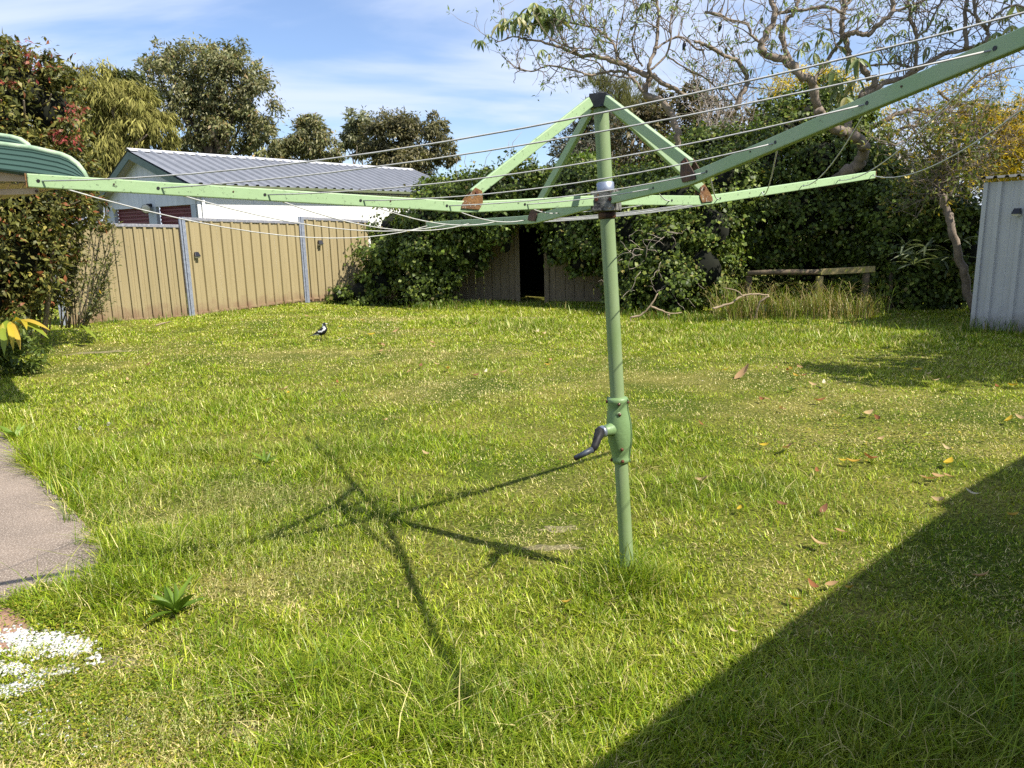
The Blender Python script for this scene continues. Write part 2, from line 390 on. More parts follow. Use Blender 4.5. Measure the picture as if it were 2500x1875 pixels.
# path
edge_px = [(-260, 985), (0, 1042), (45, 1095), (85, 1150), (125, 1190), (170, 1240), (215, 1290), (262, 1338), (268, 1375), (235, 1415), (120, 1440), (30, 1462), (-160, 1500)]
edge = [gnd(*p) for p in edge_px]
pv = [Vector((e.x, e.y, .012 + gz(e.x, e.y))) for e in edge]
mb = MB(); mb.prism([Vector((q.x, q.y, q.z - .06)) for q in pv] + [Vector((-7.5, pv[-1].y + .2, -.048)), Vector((-8, pv[0].y, -.048))], (0, 0, .06))
path_o = mb.build('path', MT['concrete']); tag(path_o, 'worn pinkish grey concrete path at the lawn edge', None, None, 'structure')
POLY_PATH = np.array([(q.x, q.y) for q in pv] + [(-7.5, pv[-1].y + .2), (-8, pv[0].y)])
def inside(poly, x, y):
    r = np.zeros(len(x), bool); j = len(poly) - 1
    for i in range(len(poly)):
        xi, yi = poly[i]; xj, yj = poly[j]
        c = ((yi > y) != (yj > y)) & (x < (xj - xi) * (y - yi) / (yj - yi + 1e-12) + xi)
        r ^= c; j = i
    return r
soil_px = [(-120, 1490), (0, 1478), (60, 1500), (85, 1540), (40, 1580), (-30, 1600), (-160, 1590)]
soil = [gnd(*p) for p in soil_px]
mb = MB(); mb.prism([Vector((q.x, q.y, gz(q.x, q.y) - .03)) for q in soil], (0, 0, .036))
tag(mb.build('bare_soil', MT['terracotta']), 'patch of bare red earth beside the path end', None, None, 'structure')
POLY_SOIL = np.array([(q.x, q.y) for q in soil])

MT['soil'] = surf('dry_bare_soil', (.175, .14, .075), .95, 0, (.12, .12, .04), 16, 1.0, (.40, .35, .17), 70, .52, .60, 1.0, 90)
def soil_patch(px, py, rx, ry, label, mat='soil'):
    c = gnd(px, py); n = 26; ph = rnd.uniform(0, 6)
    ring = []
    for i in range(n):
        a = 2 * math.pi * i / n; k = .9 + .24 * math.sin(2 * a + ph) + .2 * math.sin(5 * a + ph * 2) + rnd.uniform(-.18, .18)
        x, y = c.x + math.cos(a) * rx * k, c.y + math.sin(a) * ry * k; ring.append(Vector((x, y, gz(x, y) + .001)))
    inner = [c.lerp(q, .75) + Vector((0, 0, 0)) for q in ring]
    for q in inner: q.z = gz(q.x, q.y) + .004
    m = MB(); m.add(ring + inner, [(i, (i + 1) % n, (i + 1) % n + n, i + n) for i in range(n)] + [tuple(range(n, 2 * n))])
    tag(m.build('bare_soil', MT[mat], None, True), label, None, None, 'structure')
soil_patch(1345, 1337, .15, .05, 'worn bare soil patch left of the hoist foot')
soil_patch(1365, 1291, .13, .04, 'smaller bare soil patch beyond the one left of the hoist foot')
soil_patch(1290, 778, .34, .22, 'trodden bare soil before the dark doorway')
soil_patch(250, 866, .42, .11, 'bare earth streak in the lawn before the arching shrub')
soil_patch(285, 1618, .09, .05, 'bare earth patch right of the white pebbles')
soil_patch(590, 1776, .09, .04, 'small bare earth patch in the near left lawn')
MT['chalk'] = surf('chalky_white_grit', (.62, .60, .56), .95, 0, (.38, .33, .25), 22, .9, (.75, .74, .72), 90, .5, .6, .9, 120)
for a in ((115, 1566, .17, .05), (175, 1583, .09, .04), (35, 1637, .12, .03), (15, 1692, .11, .03)): soil_patch(*a, 'chalky white grit lying beside the path end', 'chalk')
pebx, peby, pebr = [], [], []
blobs = [((110, 1565), 60, 16, 230), ((170, 1580), 45, 16, 200), ((40, 1555), 50, 14, 110), ((60, 1590), 60, 14, 90), ((25, 1635), 40, 10, 110), ((20, 1690), 30, 9, 100), ((75, 1668), 30, 10, 60), ((110, 1650), 30, 8, 30), ((160, 1640), 24, 8, 30), ((230, 1610), 20, 12, 16), ((60, 1760), 90, 40, 40), ((200, 1800), 120, 30, 26), ((320, 1770), 20, 8, 9)]
for (cx, cy), sx, sy, n in blobs:
    for _ in range(int(n * 1.6)):
        g = gnd(cx + rnd.gauss(0, sx * .55), cy + rnd.gauss(0, sy * .7)); pebx.append(g.x); peby.append(g.y); pebr.append(rnd.uniform(.004, .0095))
ico = bmesh.new(); bmesh.ops.create_icosphere(ico, subdivisions=1, radius=1); IV = np.array([v.co[:] for v in ico.verts]); IF = np.array([[v.index for v in f.verts] for f in ico.faces]); ico.free()
V = []; Fs = []; C = []
for i, (x, y, r) in enumerate(zip(pebx, peby, pebr)):
    s = np.array([r * rnd.uniform(.8, 1.5), r * rnd.uniform(.8, 1.4), r * rnd.uniform(.5, .8)])
    V.append(IV * s * (1 + .15 * rng.standard_normal((len(IV), 1))) + np.array([x, y, gz(x, y) + r * .45 + .004])); Fs.append(IF + i * len(IV)); C.append(np.tile(np.array([.66, .65, .62]) * rnd.uniform(.65, 1.05), (len(IV), 1)))
tag(link('white_pebbles', np_mesh('white_pebbles', np.concatenate(V), np.concatenate(Fs), np.concatenate(C)), MT['stone']), 'scattered small white pebbles among the weeds', 'pebbles', None, 'stuff')

# ------------------------------------------------------------------ clothes hoist
HB = Vector((.5151, 3.2298, 0)); LEAN = Vector((-.056, .0368, 0))
def axis(z): return HB + LEAN * z + Vector((0, 0, z))
ZT, ZH, AZ, AR, RK, ZK, ZE, HA, HB2 = 2.1278, 1.714, 3.5758, 2.0965, .6276, -.0084, .122, .3921, .335
DA = (0, -.0598, .1836, .0475); DZ = (.0033, -.0073, .0069, -.0029); HN = Vector((-.0629, .0711, 1))
def armpt(k, r, dz=0):
    a = AZ + k * math.pi / 2 + DA[k]
    d = Vector((math.cos(a), math.sin(a), 0)); d = d - HN * (d.dot(HN) / HN.dot(HN))
    z = ZK * r / RK if r < RK else ZK + (ZE - ZK) * (r - RK) / (AR - RK)
    return axis(ZH) + d * r + Vector((0, 0, z + DZ[k] * r / 2 + dz))
hoist = empty('clothes_hoist', HB, 'tall green rotary clothes hoist with four arms standing in the lawn', 'clothes hoist')
mb = MB(); mb.tube([axis(-.1), axis(.1), axis(.3), axis(.6)], [.0325, .032, .0312, .0306], 24, False)
low = mb.build('lower_post', MT['hoist_pole'], hoist, True)
mb = MB(); mb.tube([axis(-.02), axis(.03), axis(.055), axis(.075)], [.0338, .0336, .0332, .0326], 24, False)
mb.build('rusty_foot', MT['rust'], low, True)
mb = MB(); mb.tube([axis(.8), axis(1.2), axis(1.7), axis(2.12)], [.0312] * 4, 24, False)
mb.build('upper_tube', MT['hoist_pole'], hoist, True)
# gearbox casing
prof = [(.561, .034), (.568, .041), (.578, .042), (.586, .0385), (.60, .040), (.63, .046), (.66, .0525), (.70, .0555), (.735, .0555), (.775, .051), (.80, .046), (.832, .0435), (.84, .047), (.852, .047), (.858, .043), (.862, .031)]
mb = MB(); mb.tube([axis(z) for z, r in prof], [r for z, r in prof], 32)
gear = mb.build('gearbox', MT['gear'], hoist, True)
# casting seam flange on the right side
toc = Vector((-.14, -1, 0)).normalized(); side = Vector((1, -.14, 0)).normalized()
sd = (side * .93 + toc * .38).normalized()
mb = MB()
for s in (1, -1):
    sdir = sd * s
    pts = [axis(z) + sdir * (r + .0025) for z, r in prof[1:-1]]
    mb.tube(pts, .0028, 6)
mb.build('seam', MT['gear'], gear, True)
mb = MB()
pts = [axis(z) + (sd * .99 - toc * .03).normalized() * (r + .0046) for z, r in prof[2:-2]]
mb.tube(pts, .0012, 5); mb.build('seam_gap', MT['black'], gear, True)
for z, r, ang, mt in ((.838, .047, .12, 'bolt'), (.792, .0475, .12, 'bolt'), (.634, .046, .16, 'boltrust'), (.578, .042, .18, 'boltrust'), (.842, .046, -1.35, 'boltrust'), (.842, .046, 1.25, 'boltrust'), (.575, .042, -1.3, 'boltrust')):
    d = (toc * math.cos(ang) + side * math.sin(ang)).normalized(); p = axis(z) + d * (r - .004)
    mb = MB(); mb.tube([p, p + d * .007, p + d * .010, p + d * .012], [.0078, .0078, .006, .0015], 10)
    mb.build('bolt', MT[mt], gear, True)
    if abs(ang) < 1 and z > .6 and z < .83 or z == .634:
        mb = MB(); q = p - d * .001 - side * .004; mb.tube([q, q + d * .0052], [.0125, .0115], 14); mb.build('bolt_recess', MT['hoist_pole'], gear, True)
bd = Vector((-.80, -.60, 0)).normalized(); b0 = axis(.722)
mb = MB(); mb.tube([b0, b0 + bd * .05, b0 + bd * .075, b0 + bd * .098, b0 + bd * .100], [.033, .030, .026, .0245, .021], 20)
mb.build('crank_boss', MT['gear'], gear, True)
mb = MB(); mb.tube([b0 + bd * .096, b0 + bd * .112], [.0265, .0265], 20); mb.build('washer', MT['galv'], gear, True)
c0 = b0 + bd * .118 + Vector((0, 0, .002)); c1 = at(1452, 1090, 3.125); c2 = at(1443, 1104, 3.115)
mb = MB(); mb.tube([c0 + Vector((.006, 0, .018)), c0, c0.lerp(c1, .5), c1, c2], [.016, .0245, .019, .0165, .010], 14)
crank = mb.build('crank_handle', MT['crank'], hoist, True)
g0 = at(1447, 1097, 3.10); g1 = at(1404, 1119, 3.075)
mb = MB(); mb.tube([g0, g0.lerp(g1, .5), g0.lerp(g1, .52), g1], [.0125, .0125, .0118, .0118], 14); mb.build('grip', MT['grip'], crank, True)
mb = MB(); mb.tube([g1, g1 + (g1 - g0).normalized() * .004], [.0095, .008], 12); mb.build('grip_end', MT['boltrust'], crank, True)
# hub
mb = MB(); mb.tube([axis(1.745), axis(1.75), axis(1.785), axis(1.79)], [.036, .037, .037, .030], 24); mb.build('collar', MT['galv'], hoist, True)
mb = MB(); mb.tube([axis(1.635), axis(1.64), axis(1.668), axis(1.672)], [.032, .038, .038, .034], 24); mb.build('lower_collar', MT['rustdark'], hoist, True)
hub = None
a0 = AZ
for k in range(4):
    a = a0 + math.pi / 4 + k * math.pi / 2
    d = Vector((math.cos(a), math.sin(a), 0)); t = Vector((-math.sin(a), math.cos(a), 0)); c = axis(1.71) + d * .052
    mb = MB(); mb.beam(c - t * .048, c + t * .048, .008, .082); o = mb.build('hub_plate', MT['hubplate'], hoist, False, .0025)
    for s in (-1, 1):
        p = c + t * .03 * s + d * .003 + Vector((0, 0, .006)); m2 = MB(); m2.tube([p, p + d * .005], [.0085, .0075], 8); m2.build('hub_bolt', MT['boltrust'], o, False)
mb = MB(); mb.tube([axis(1.664), axis(1.668), axis(1.675)], [.05, .056, .056], 8); mb.build('hub_base', MT['black'], hoist)
mb = MB(); mb.tube([axis(1.744), axis(1.752)], [.055, .05], 8); mb.build('hub_top', MT['rustdark'], hoist)
# top cap: open black cage
for k in range(4):
    a = a0 + math.pi / 4 + k * math.pi / 2 - .06
    d = Vector((math.cos(a), math.sin(a), 0)); t = Vector((-math.sin(a), math.cos(a), 0)); c = axis(2.118) + d * .036
    mb = MB(); mb.beam(c - t * .038 - Vector((0, 0, .006 * k % .01)), c + t * .038, .005, .052); mb.build('cap_plate', MT['black'], hoist, False, .0015)
mb = MB(); mb.tube([axis(2.088), axis(2.096)], [.046, .046], 12); mb.build('cap_base', MT['black'], hoist)
mb = MB(); mb.tube([axis(2.13), axis(2.146), axis(2.15)], [.03, .03, .02], 12); mb.build('cap_tube', MT['black'], hoist, True)
# arms, struts, gussets
for k in range(4):
    a = AZ + k * math.pi / 2 + DA[k]; d = Vector((math.cos(a), math.sin(a), 0)); lat = Vector((-math.sin(a), math.cos(a), 0))
    rs = [.058, .3, .5, .58, RK, .68, .78, 1.1, 1.6, AR]
    hh, ww = .0205, .0115
    def smooth_pt(r):
        if abs(r - RK) < .09:
            q = (armpt(k, r - .06) + armpt(k, r) * 2 + armpt(k, r + .06)) / 4; return q
        return armpt(k, r)
    vs = []; fs = []
    for i, r in enumerate(rs):
        q = smooth_pt(r); h = hh * (1.06 if r < .7 else 1.0)
        vs += [q - lat * ww - Vector((0, 0, h)), q + lat * ww - Vector((0, 0, h)), q + lat * ww + Vector((0, 0, h)), q - lat * ww + Vector((0, 0, h))]
    for i in range(len(rs) - 1):
        for j in range(4): fs.append((i * 4 + j, i * 4 + (j + 1) % 4, i * 4 + 4 + (j + 1) % 4, i * 4 + 4 + j))
    fs += [(3, 2, 1, 0), tuple(range(len(rs) * 4 - 4, len(rs) * 4))]
    mb = MB(); mb.add(vs, fs); arm = mb.build('arm', MT['hoist_lit_lichen' if k in (0, 2) else 'hoist'], hoist, False, .003)
    if k == 0: tag(arm, 'left arm, sunlit tone in its pale green, speckled with lichen')
    e = armpt(k, AR + .0015); mb = MB(); mb.beam(e, e + d * .003, .024, .042); mb.build('arm_end', MT['rust'], arm)
    for i in range(6):
        q = armpt(k, HA + HB2 * i)
        mb = MB(); mb.tube([q - lat * (ww + .0012), q + lat * (ww + .0012)], .0052, 10); mb.build('dark_hole_disc', MT['black'], arm)  # raised black disc, the hole's inner shade given as colour
    for r in (.95, 1.5, 1.86):
        q = armpt(k, r, .004); mb = MB(); mb.tube([q - lat * (ww + .0016), q + lat * (ww + .0016)], .003, 8); mb.build('rivet', MT['rustdark'], arm)
    # strut
    s0 = axis(2.112) + d * .05; s1 = armpt(k, RK - .015, .05)
    mb = MB(); mb.beam(s0, s1, .020, .040); mb.build('strut', MT['hoist_lit_lichen' if k == 0 else 'hoist'], hoist, False, .003)
    # gussets: one plate each side of the arm
    for s in (1, -1):
        o0 = lat * s * (ww + .002)
        q = armpt(k, RK)
        poly = [q + d * -.048 + Vector((0, 0, .062)), q + d * -.020 + Vector((0, 0, .074)), q + d * .036 + Vector((0, 0, .016)), q + d * .042 + Vector((0, 0, -.004)), q + d * -.034 + Vector((0, 0, -.010)), q + d * -.05 + Vector((0, 0, .018))]
        mb = MB(); mb.prism([p + o0 for p in poly], lat * s * .004)
        gp = mb.build('gusset', MT['rust' if k in (0, 2) else 'rustdark'], arm, False, .001)
        q2 = q + d * -.024 + Vector((0, 0, .056)) + o0; mb = MB(); mb.tube([q2, q2 + lat * s * .009], .0065, 8); mb.build('gusset_bolt', MT['boltrust'], gp)
# wires
for i in range(6):
    r = HA + HB2 * i
    for k in range(4):
        A, B = armpt(k, r), armpt((k + 1) % 4, r)
        sag = (.010 + .011 * i) * (1.0 if k in (0, 2) else 1.6) * rnd.uniform(.8, 1.3)
        pts = []
        for j in range(15):
            t = j / 14; q = A.lerp(B, t); q.z -= sag * 4 * t * (1 - t); pts.append(q)
        mb = MB(); mb.tube(pts, .0023, 6); mb.build('wire', MT['wire'], hoist, True)

# ------------------------------------------------------------------ fences
def rib_sheet(a, b, za0, za1, zb0, zb1, nrib, nrm, rib_w=.062, rib_d=.038, chamf=.010, phase=.5):
    """vertical ribbed sheet from a to b (xy), bottoms/tops interpolated"""
    L = (b - a).length; d = (b - a) / L; xs = [(0, 0)]
    pitch = L / nrib
    for i in range(nrib):
        c = (i + phase) * pitch
        xs += [(c - rib_w / 2, 0), (c - rib_w / 2 + chamf, rib_d), (c + rib_w / 2 - chamf, rib_d), (c + rib_w / 2, 0)]
        m = c + pitch / 2
        if i < nrib - 1: xs += [(m - .02, 0), (m - .014, .005), (m + .014, .005), (m + .02, 0)]
    xs += [(L, 0)]
    mb = MB(); vs = []; th = .002
    for x, o in xs:
        t = x / L; p = a + d * x + nrm * o
        vs += [Vector((p.x, p.y, za0 * (1 - t) + zb0 * t)), Vector((p.x, p.y, za1 * (1 - t) + zb1 * t))]
    n = len(xs)
    back = [v - nrm * th for v in vs]
    fs = [(2 * i, 2 * i + 2, 2 * i + 3, 2 * i + 1) for i in range(n - 1)]
    fb = [(2 * n + 2 * i + 1, 2 * n + 2 * i + 3, 2 * n + 2 * i + 2, 2 * n + 2 * i) for i in range(n - 1)]
    mb.add(vs + back, fs + fb)
    return mb
fence = empty('metal_fence', (FPXY[1][0], FPXY[1][1], 0), 'tan ribbed metal fence with grey posts along the left boundary', 'fence')
tops = [((150, 546), (446, 552)), ((448, 534), (734, 544)), ((736, 532), (905, 541))]
bots = [((130, 790), (448, 772)), ((448, 768), (738, 731)), ((738, 730), (905, 722))]
nsheet = [4, 4, 3]
for pi in range(3):
    (x0, Y0), (x1, Y1) = FPXY[pi], FPXY[pi + 1]
    a, b = Vector((x0, Y0, 0)), Vector((x1, Y1, 0)); d = (b - a).normalized(); nrm = Vector((d.y, -d.x, 0))
    t0, t1 = at(*tops[pi][0], Y0).z, at(*tops[pi][1], Y1).z
    b0z, b1z = at(*bots[pi][0], Y0).z, at(*bots[pi][1], Y1).z
    L = (b - a).length; ns = nsheet[pi]; g = .05
    for s in range(ns):
        u0 = (g + (L - 2 * g) * s / ns) / L; u1 = (g + (L - 2 * g) * (s + 1) / ns) / L
        f = lambda p, q, u: p * (1 - u) + q * u
        off = nrm * (.003 * (s % 2))
        rib_sheet(a.lerp(b, u0) + off, a.lerp(b, u1) + off, f(b0z, b1z, u0) - .06, f(t0, t1, u0) - .03, f(b0z, b1z, u1) - .06, f(t0, t1, u1) - .03, 3, nrm).build('sheet', MT['tan'], fence)
    mb = MB(); mb.beam(Vector((a.x, a.y, t0)) + d * .05, Vector((b.x, b.y, t1)) - d * .05, .06, .055); ra = mb.build('top_rail', MT['frail'], fence, False, .004)
    mb = MB(); mb.beam(Vector((a.x, a.y, b0z + .0)) + d * .05, Vector((b.x, b.y, b1z + .0)) - d * .05, .05, .045); mb.build('bottom_rail', MT['tan'], fence, False, .004)
    if pi > 0 or True:
        zt = (t0 if pi == 0 else max(t0, t_prev)) + .03
        p = Vector((a.x, a.y, 0)) + nrm * .03
        mb = MB()
        for s, o in ((-.042, .0), (0, .012), (.042, 0)):
            q = p + d * s + nrm * o; mb.beam(Vector((q.x, q.y, b0z - .15)), Vector((q.x, q.y, zt)), .038, .034, d)
        mb.build('post', MT['fpost'], fence, False, .003)
    t_prev = t1

# back fence, mostly buried under ivy, with a dark doorway in it
bf = empty('back_fence', at(1200, 740, 17.2).xyz * 1, 'dull brown boarded back fence with a dark doorway, half buried in ivy', 'fence')
bf.location.z = 0
bfl = [(905, 18.3), (1262, 17.2)]
A = Vector((at(905, 600, 18.3).x, 18.3, 0)); B = Vector((at(1262, 600, 17.2).x, 17.2, 0))
Cc = Vector((at(1333, 600, 16.7).x, 16.7, 0)); D = Vector((at(1720, 600, 15.8).x, 15.8, 0))
for a, b, n in ((A, B, 18), (Cc, D, 16)):
    d = (b - a).normalized(); nrm = Vector((d.y, -d.x, 0)); L = (b - a).length / n
    for i in range(n):
        p = a + d * L * (i + .5) + nrm * rnd.uniform(-.006, .006); h = 1.72 + rnd.uniform(-.01, .01)
        mb = MB(); mb.beam(Vector((p.x, p.y, .03)), Vector((p.x, p.y, h)), L - rnd.uniform(.008, .018), .02, nrm); mb.build('board', MT['timberfence'], bf)
    mb = MB(); q = -nrm * .035
    for z in (.35, 1.5): mb.beam(a + q + Vector((0, 0, z)), b + q + Vector((0, 0, z)), .05, .09)
    mb.build('rail', MT['timberdk'], bf)
for p in (B, Cc):
    mb = MB(); mb.beam(Vector((p.x, p.y - .03, -.1)), Vector((p.x, p.y - .03, 1.85)), .1, .09, (0, 1, 0)); mb.build('door_post', MT['timberfence'], bf, False, .004)
mb = MB(); mb.beam(B + Vector((0, 0, 1.88)), Cc + Vector((0, 0, 1.88)), .1, .09); mb.build('lintel', MT['timberdk'], bf)
# lean-to behind the doorway, its shade painted as near-black walls
lean = empty('dark_lean_to', (B.x + .3, 18.6, 0), 'lean-to interior with its shade painted near-black behind the doorway in the back fence', 'lean-to')
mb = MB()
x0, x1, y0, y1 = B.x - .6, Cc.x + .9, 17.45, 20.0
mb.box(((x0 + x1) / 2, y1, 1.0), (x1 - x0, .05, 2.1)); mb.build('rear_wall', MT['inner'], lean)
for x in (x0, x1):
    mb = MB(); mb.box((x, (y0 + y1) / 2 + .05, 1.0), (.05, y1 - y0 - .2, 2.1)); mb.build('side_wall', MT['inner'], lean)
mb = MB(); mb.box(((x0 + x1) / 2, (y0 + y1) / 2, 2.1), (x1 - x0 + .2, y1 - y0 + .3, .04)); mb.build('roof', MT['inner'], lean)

# solar lights
def solar(px, py, Y, nrm, label, s=1.0):
    p = at(px, py, Y) + nrm * .05
    r = empty('solar_light', p, label, 'light', 'small solar wall lights')
    d = Vector((-nrm.y, nrm.x, 0)); w = .058 * s
    mb = MB()
    q = lambda u, v, z: p + d * u + nrm * v + Vector((0, 0, z))
    mb.hexa([q(-w, -.02, 0), q(w, -.02, 0), q(w, .075 * s, 0), q(-w, .075 * s, 0), q(-w * .7, -.02, .085 * s), q(w * .7, -.02, .085 * s), q(w * .7, .03, .085 * s), q(-w * .7, .03, .085 * s)])
    mb.build('hood', MT['solarblack'], r, False, .004)
    mb = MB(); mb.hexa([q(-w * .8, -.018, -.03 * s), q(w * .8, -.018, -.03 * s), q(w * .8, .05 * s, -.03 * s), q(-w * .8, .05 * s, -.03 * s), q(-w * .85, -.018, -.002), q(w * .85, -.018, -.002), q(w * .85, .06 * s, -.002), q(-w * .85, .06 * s, -.002)])
    mb.build('lens', MT['lens'], r, False, .003)
def fence_n(i):
    d = Vector((FPXY[i + 1][0] - FPXY[i][0], FPXY[i + 1][1] - FPXY[i][1], 0)).normalized(); return Vector((d.y, -d.x, 0))
def fence_depth(i, px):
    (xa, ya), (xb, yb) = FPXY[i], FPXY[i + 1]; k = at(px, 600, 1.0).x
    t = (k * ya - xa) / ((xb - xa) - k * (yb - ya)); return ya + t * (yb - ya)
solar(475, 626, fence_depth(1, 475), fence_n(1), 'small black solar light on the middle tan fence panel')
solar(778, 596, fence_depth(2, 778), fence_n(2), 'small black solar light on the tan fence panel next to the ivy')

# ------------------------------------------------------------------ neighbour's white garage
G = empty('white_garage', (-9, 21.5, 0), "white neighbouring garage with grey ribbed roof behind the tan fence", 'garage')
ud = Vector((.59, .807, 0)).normalized(); gd = Vector((-ud.y, ud.x, 0))
CN = Vector((at(480, 480, 20).x, 20, 0)); WID, APX = 4.75, 2.6; LEN = 10.6
zE = at(470, 452, 20).z; zA = at(352, 376, 20 + APX * gd.y).z; zL = 2.75
Fp = lambda l, w, z: CN + ud * l + gd * w + Vector((0, 0, z))
nside = -gd; nfr = -ud
mb = MB(); mb.hexa([Fp(0, 0, -.2), Fp(LEN, 0, -.2), Fp(LEN, .1, -.2), Fp(0, .1, -.2), Fp(0, 0, zE), Fp(LEN, 0, zE), Fp(LEN, .1, zE), Fp(0, .1, zE)])
mb.build('side_wall', MT['white'], G)
for l in (1.7, 4.3, 6.9):
    mb = MB(); mb.beam(Fp(l, -.002, 0), Fp(l, -.002, zE - .1), .004, .012, ud); mb.build('panel_joint', MT['greyjamb'], G)
mb = MB(); mb.prism([Fp(LEN, .1, -.2), Fp(LEN, WID, -.2), Fp(LEN, WID, zL), Fp(LEN, APX, zA), Fp(LEN, .1, zE)], -ud * .1); mb.build('rear_wall', MT['white'], G)
zD = at(470, 510, 20).z + .12
mb = MB(); mb.prism([Fp(.0, 0.003, zD), Fp(.0, 0.003, zE - .02), Fp(0, APX, zA - .06), Fp(0, WID, zL - .02), Fp(0, WID, zD)], ud * .1)
mb.build('gable_wall', MT['gable_shaded'], G)
for w0, w1 in ((0.003, .32), (2.02, 2.42), (4.3, WID)):
    mb = MB(); mb.hexa([Fp(0, w0, -.2), Fp(.1, w0, -.2), Fp(.1, w1, -.2), Fp(0, w1, -.2), Fp(0, w0, zD - .003), Fp(.1, w0, zD - .003), Fp(.1, w1, zD - .003), Fp(0, w1, zD - .003)]); mb.build('door_jamb', MT['greyjamb'], G)
for w0, w1 in ((.325, 2.015), (2.425, 4.295)):
    door = MB(); door.hexa([Fp(.13, w0, -.2), Fp(.15, w0, -.2), Fp(.15, w1, -.2), Fp(.13, w1, -.2), Fp(.13, w0, zD + .1), Fp(.15, w0, zD + .1), Fp(.15, w1, zD + .1), Fp(.13, w1, zD + .1)])
    do = door.build('roller_door', MT['maroon'], G)
    z = .9
    while z < zD + .05:
        mb = MB(); q = .085
        mb.hexa([Fp(.128, w0 + .01, z), Fp(.131, w0 + .01, z + q), Fp(.131, w1 - .01, z + q), Fp(.128, w1 - .01, z), Fp(.10, w0 + .01, z + .015), Fp(.10, w0 + .01, z + q - .025), Fp(.10, w1 - .01, z + q - .025), Fp(.10, w1 - .01, z + .015)])
        mb.build('slat', MT['maroon'], do); z += .1
# bargeboards (dark green), roof sheets, ridge, gutter
OV = .28
for (wa, za), (wb, zb) in (((-.25, zE - .06), (APX, zA + .05)), ((WID + .2, zL - .10), (APX, zA + .05))):
    mb = MB(); p, q = Fp(-OV, wa, za), Fp(-OV, wb, zb); mb.hexa([p + Vector((0, 0, -.2)), p + ud * .03 + Vector((0, 0, -.2)), q + ud * .03 + Vector((0, 0, -.2)), q + Vector((0, 0, -.2)), p, p + ud * .03, q + ud * .03, q])
    mb.build('bargeboard', MT['trimgreen'], G)
    mb = MB(); mb.hexa([Fp(-OV + .031, wa, za - .17), Fp(-.002, wa, za - .17), Fp(-.002, wb, zb - .17), Fp(-OV + .031, wb, zb - .17), Fp(-OV + .031, wa, za - .15), Fp(-.002, wa, za - .15), Fp(-.002, wb, zb - .15), Fp(-OV + .031, wb, zb - .15)])
    mb.build('verge_soffit', MT['soffit'], G)
def corr(a, b, c, d, nrib, dep, mat, name, parent):
    """sheet a-b (eave line) to d-c (ridge line) with trapezoidal ribs running a->d"""
    nrm = (b - a).cross(d - a).normalized()
    if nrm.z < 0: nrm = -nrm
    vs = []; fs = []
    ts = []
    for i in range(nrib):
        for u, o in ((0, 0), (.55, 0), (.66, 1), (.89, 1)): ts.append(((i + u) / nrib, o))
    ts.append((1, 0))
    for t, o in ts: vs += [a.lerp(b, t) + nrm * o * dep, d.lerp(c, t) + nrm * o * dep]
    n = len(ts); fs = [(2 * i, 2 * i + 2, 2 * i + 3, 2 * i + 1) for i in range(n - 1)]
    mb = MB(); mb.add(vs + [v - nrm * .003 for v in vs], fs + [tuple(q + 2 * n for q in f[::-1]) for f in fs])
    return mb.build(name, mat, parent)
ns = 11; L0, L1 = -OV, LEN + .3
for s in range(ns):
    l0 = L0 + (L1 - L0) * s / ns; l1 = L0 + (L1 - L0) * (s + 1) / ns; o = Vector((0, 0, .002 * (s % 2)))
    corr(Fp(l0, -.27, zE + .005) + o, Fp(l1, -.27, zE + .005) + o, Fp(l1, APX, zA + .09) + o, Fp(l0, APX, zA + .09) + o, 3, .05, MT['roofgrey'], 'roof_sheet', G)
corr(Fp(L0, APX + .01, zA + .09), Fp(L1, APX + .01, zA + .09), Fp(L1, WID + .22, zL - .03), Fp(L0, WID + .22, zL - .03), 40, .035, MT['roofgrey'], 'roof_sheet', G)
mb = MB(); sl = (zA - zE) / APX
mb.add([Fp(L0 - .02, APX - .16, zA + .09 - .16 * sl + .045), Fp(L1, APX - .16, zA + .09 - .16 * sl + .045), Fp(L1, APX, zA + .15), Fp(L0 - .02, APX, zA + .15), Fp(L1, APX + .14, zA + .07), Fp(L0 - .02, APX + .14, zA + .07), Fp(L0 - .02, APX - .16, zA + .09 - .16 * sl + .03), Fp(L1, APX - .16, zA + .09 - .16 * sl + .03)], [(0, 1, 2, 3), (3, 2, 4, 5), (6, 7, 1, 0)])
mb.build('ridge_cap', MT['roofcap'], G)
mb = MB(); mb.beam(Fp(L0 + .03, -.30, zE - .03), Fp(L1, -.30, zE - .03), .09, .075); mb.build('gutter', MT['gutter'], G, False, .006)
mb = MB(); mb.hexa([Fp(L0 + .03, -.25, zE - .12), Fp(L1 - .1, -.25, zE - .12), Fp(L1 - .1, -.002, zE - .12), Fp(L0 + .03, -.002, zE - .12), Fp(L0 + .03, -.25, zE - .1), Fp(L1 - .1, -.25, zE - .1), Fp(L1 - .1, -.002, zE - .1), Fp(L0 + .03, -.002, zE - .1)]); mb.build('eave_soffit', MT['soffit'], G)
mb = MB(); mb.tube([Fp(.14, -.05, zE - .13), Fp(.14, -.05, .3)], .04, 10); mb.build('downpipe', MT['white'], G, True)
fl = empty('flood_light', Fp(-.1, 2.25, zD - .02), 'small round flood light between the maroon roller doors', 'flood light')
p = Fp(-.06, 2.3, zD - .03); q = p - ud * .05 + nside * .02
mb = MB(); mb.tube([Fp(-.002, 2.22, zD + .05), Fp(-.10, 2.22, zD + .05), p], [.05, .05, .04], 10); mb.build('bracket', MT['black'], fl, True)
aim = (Vector((.1, -1, -.15))).normalized()
mb = MB(); mb.tube([p, p + aim * .05, p + aim * .16], [.05, .09, .125], 16); mb.build('housing', MT['black'], fl, True)
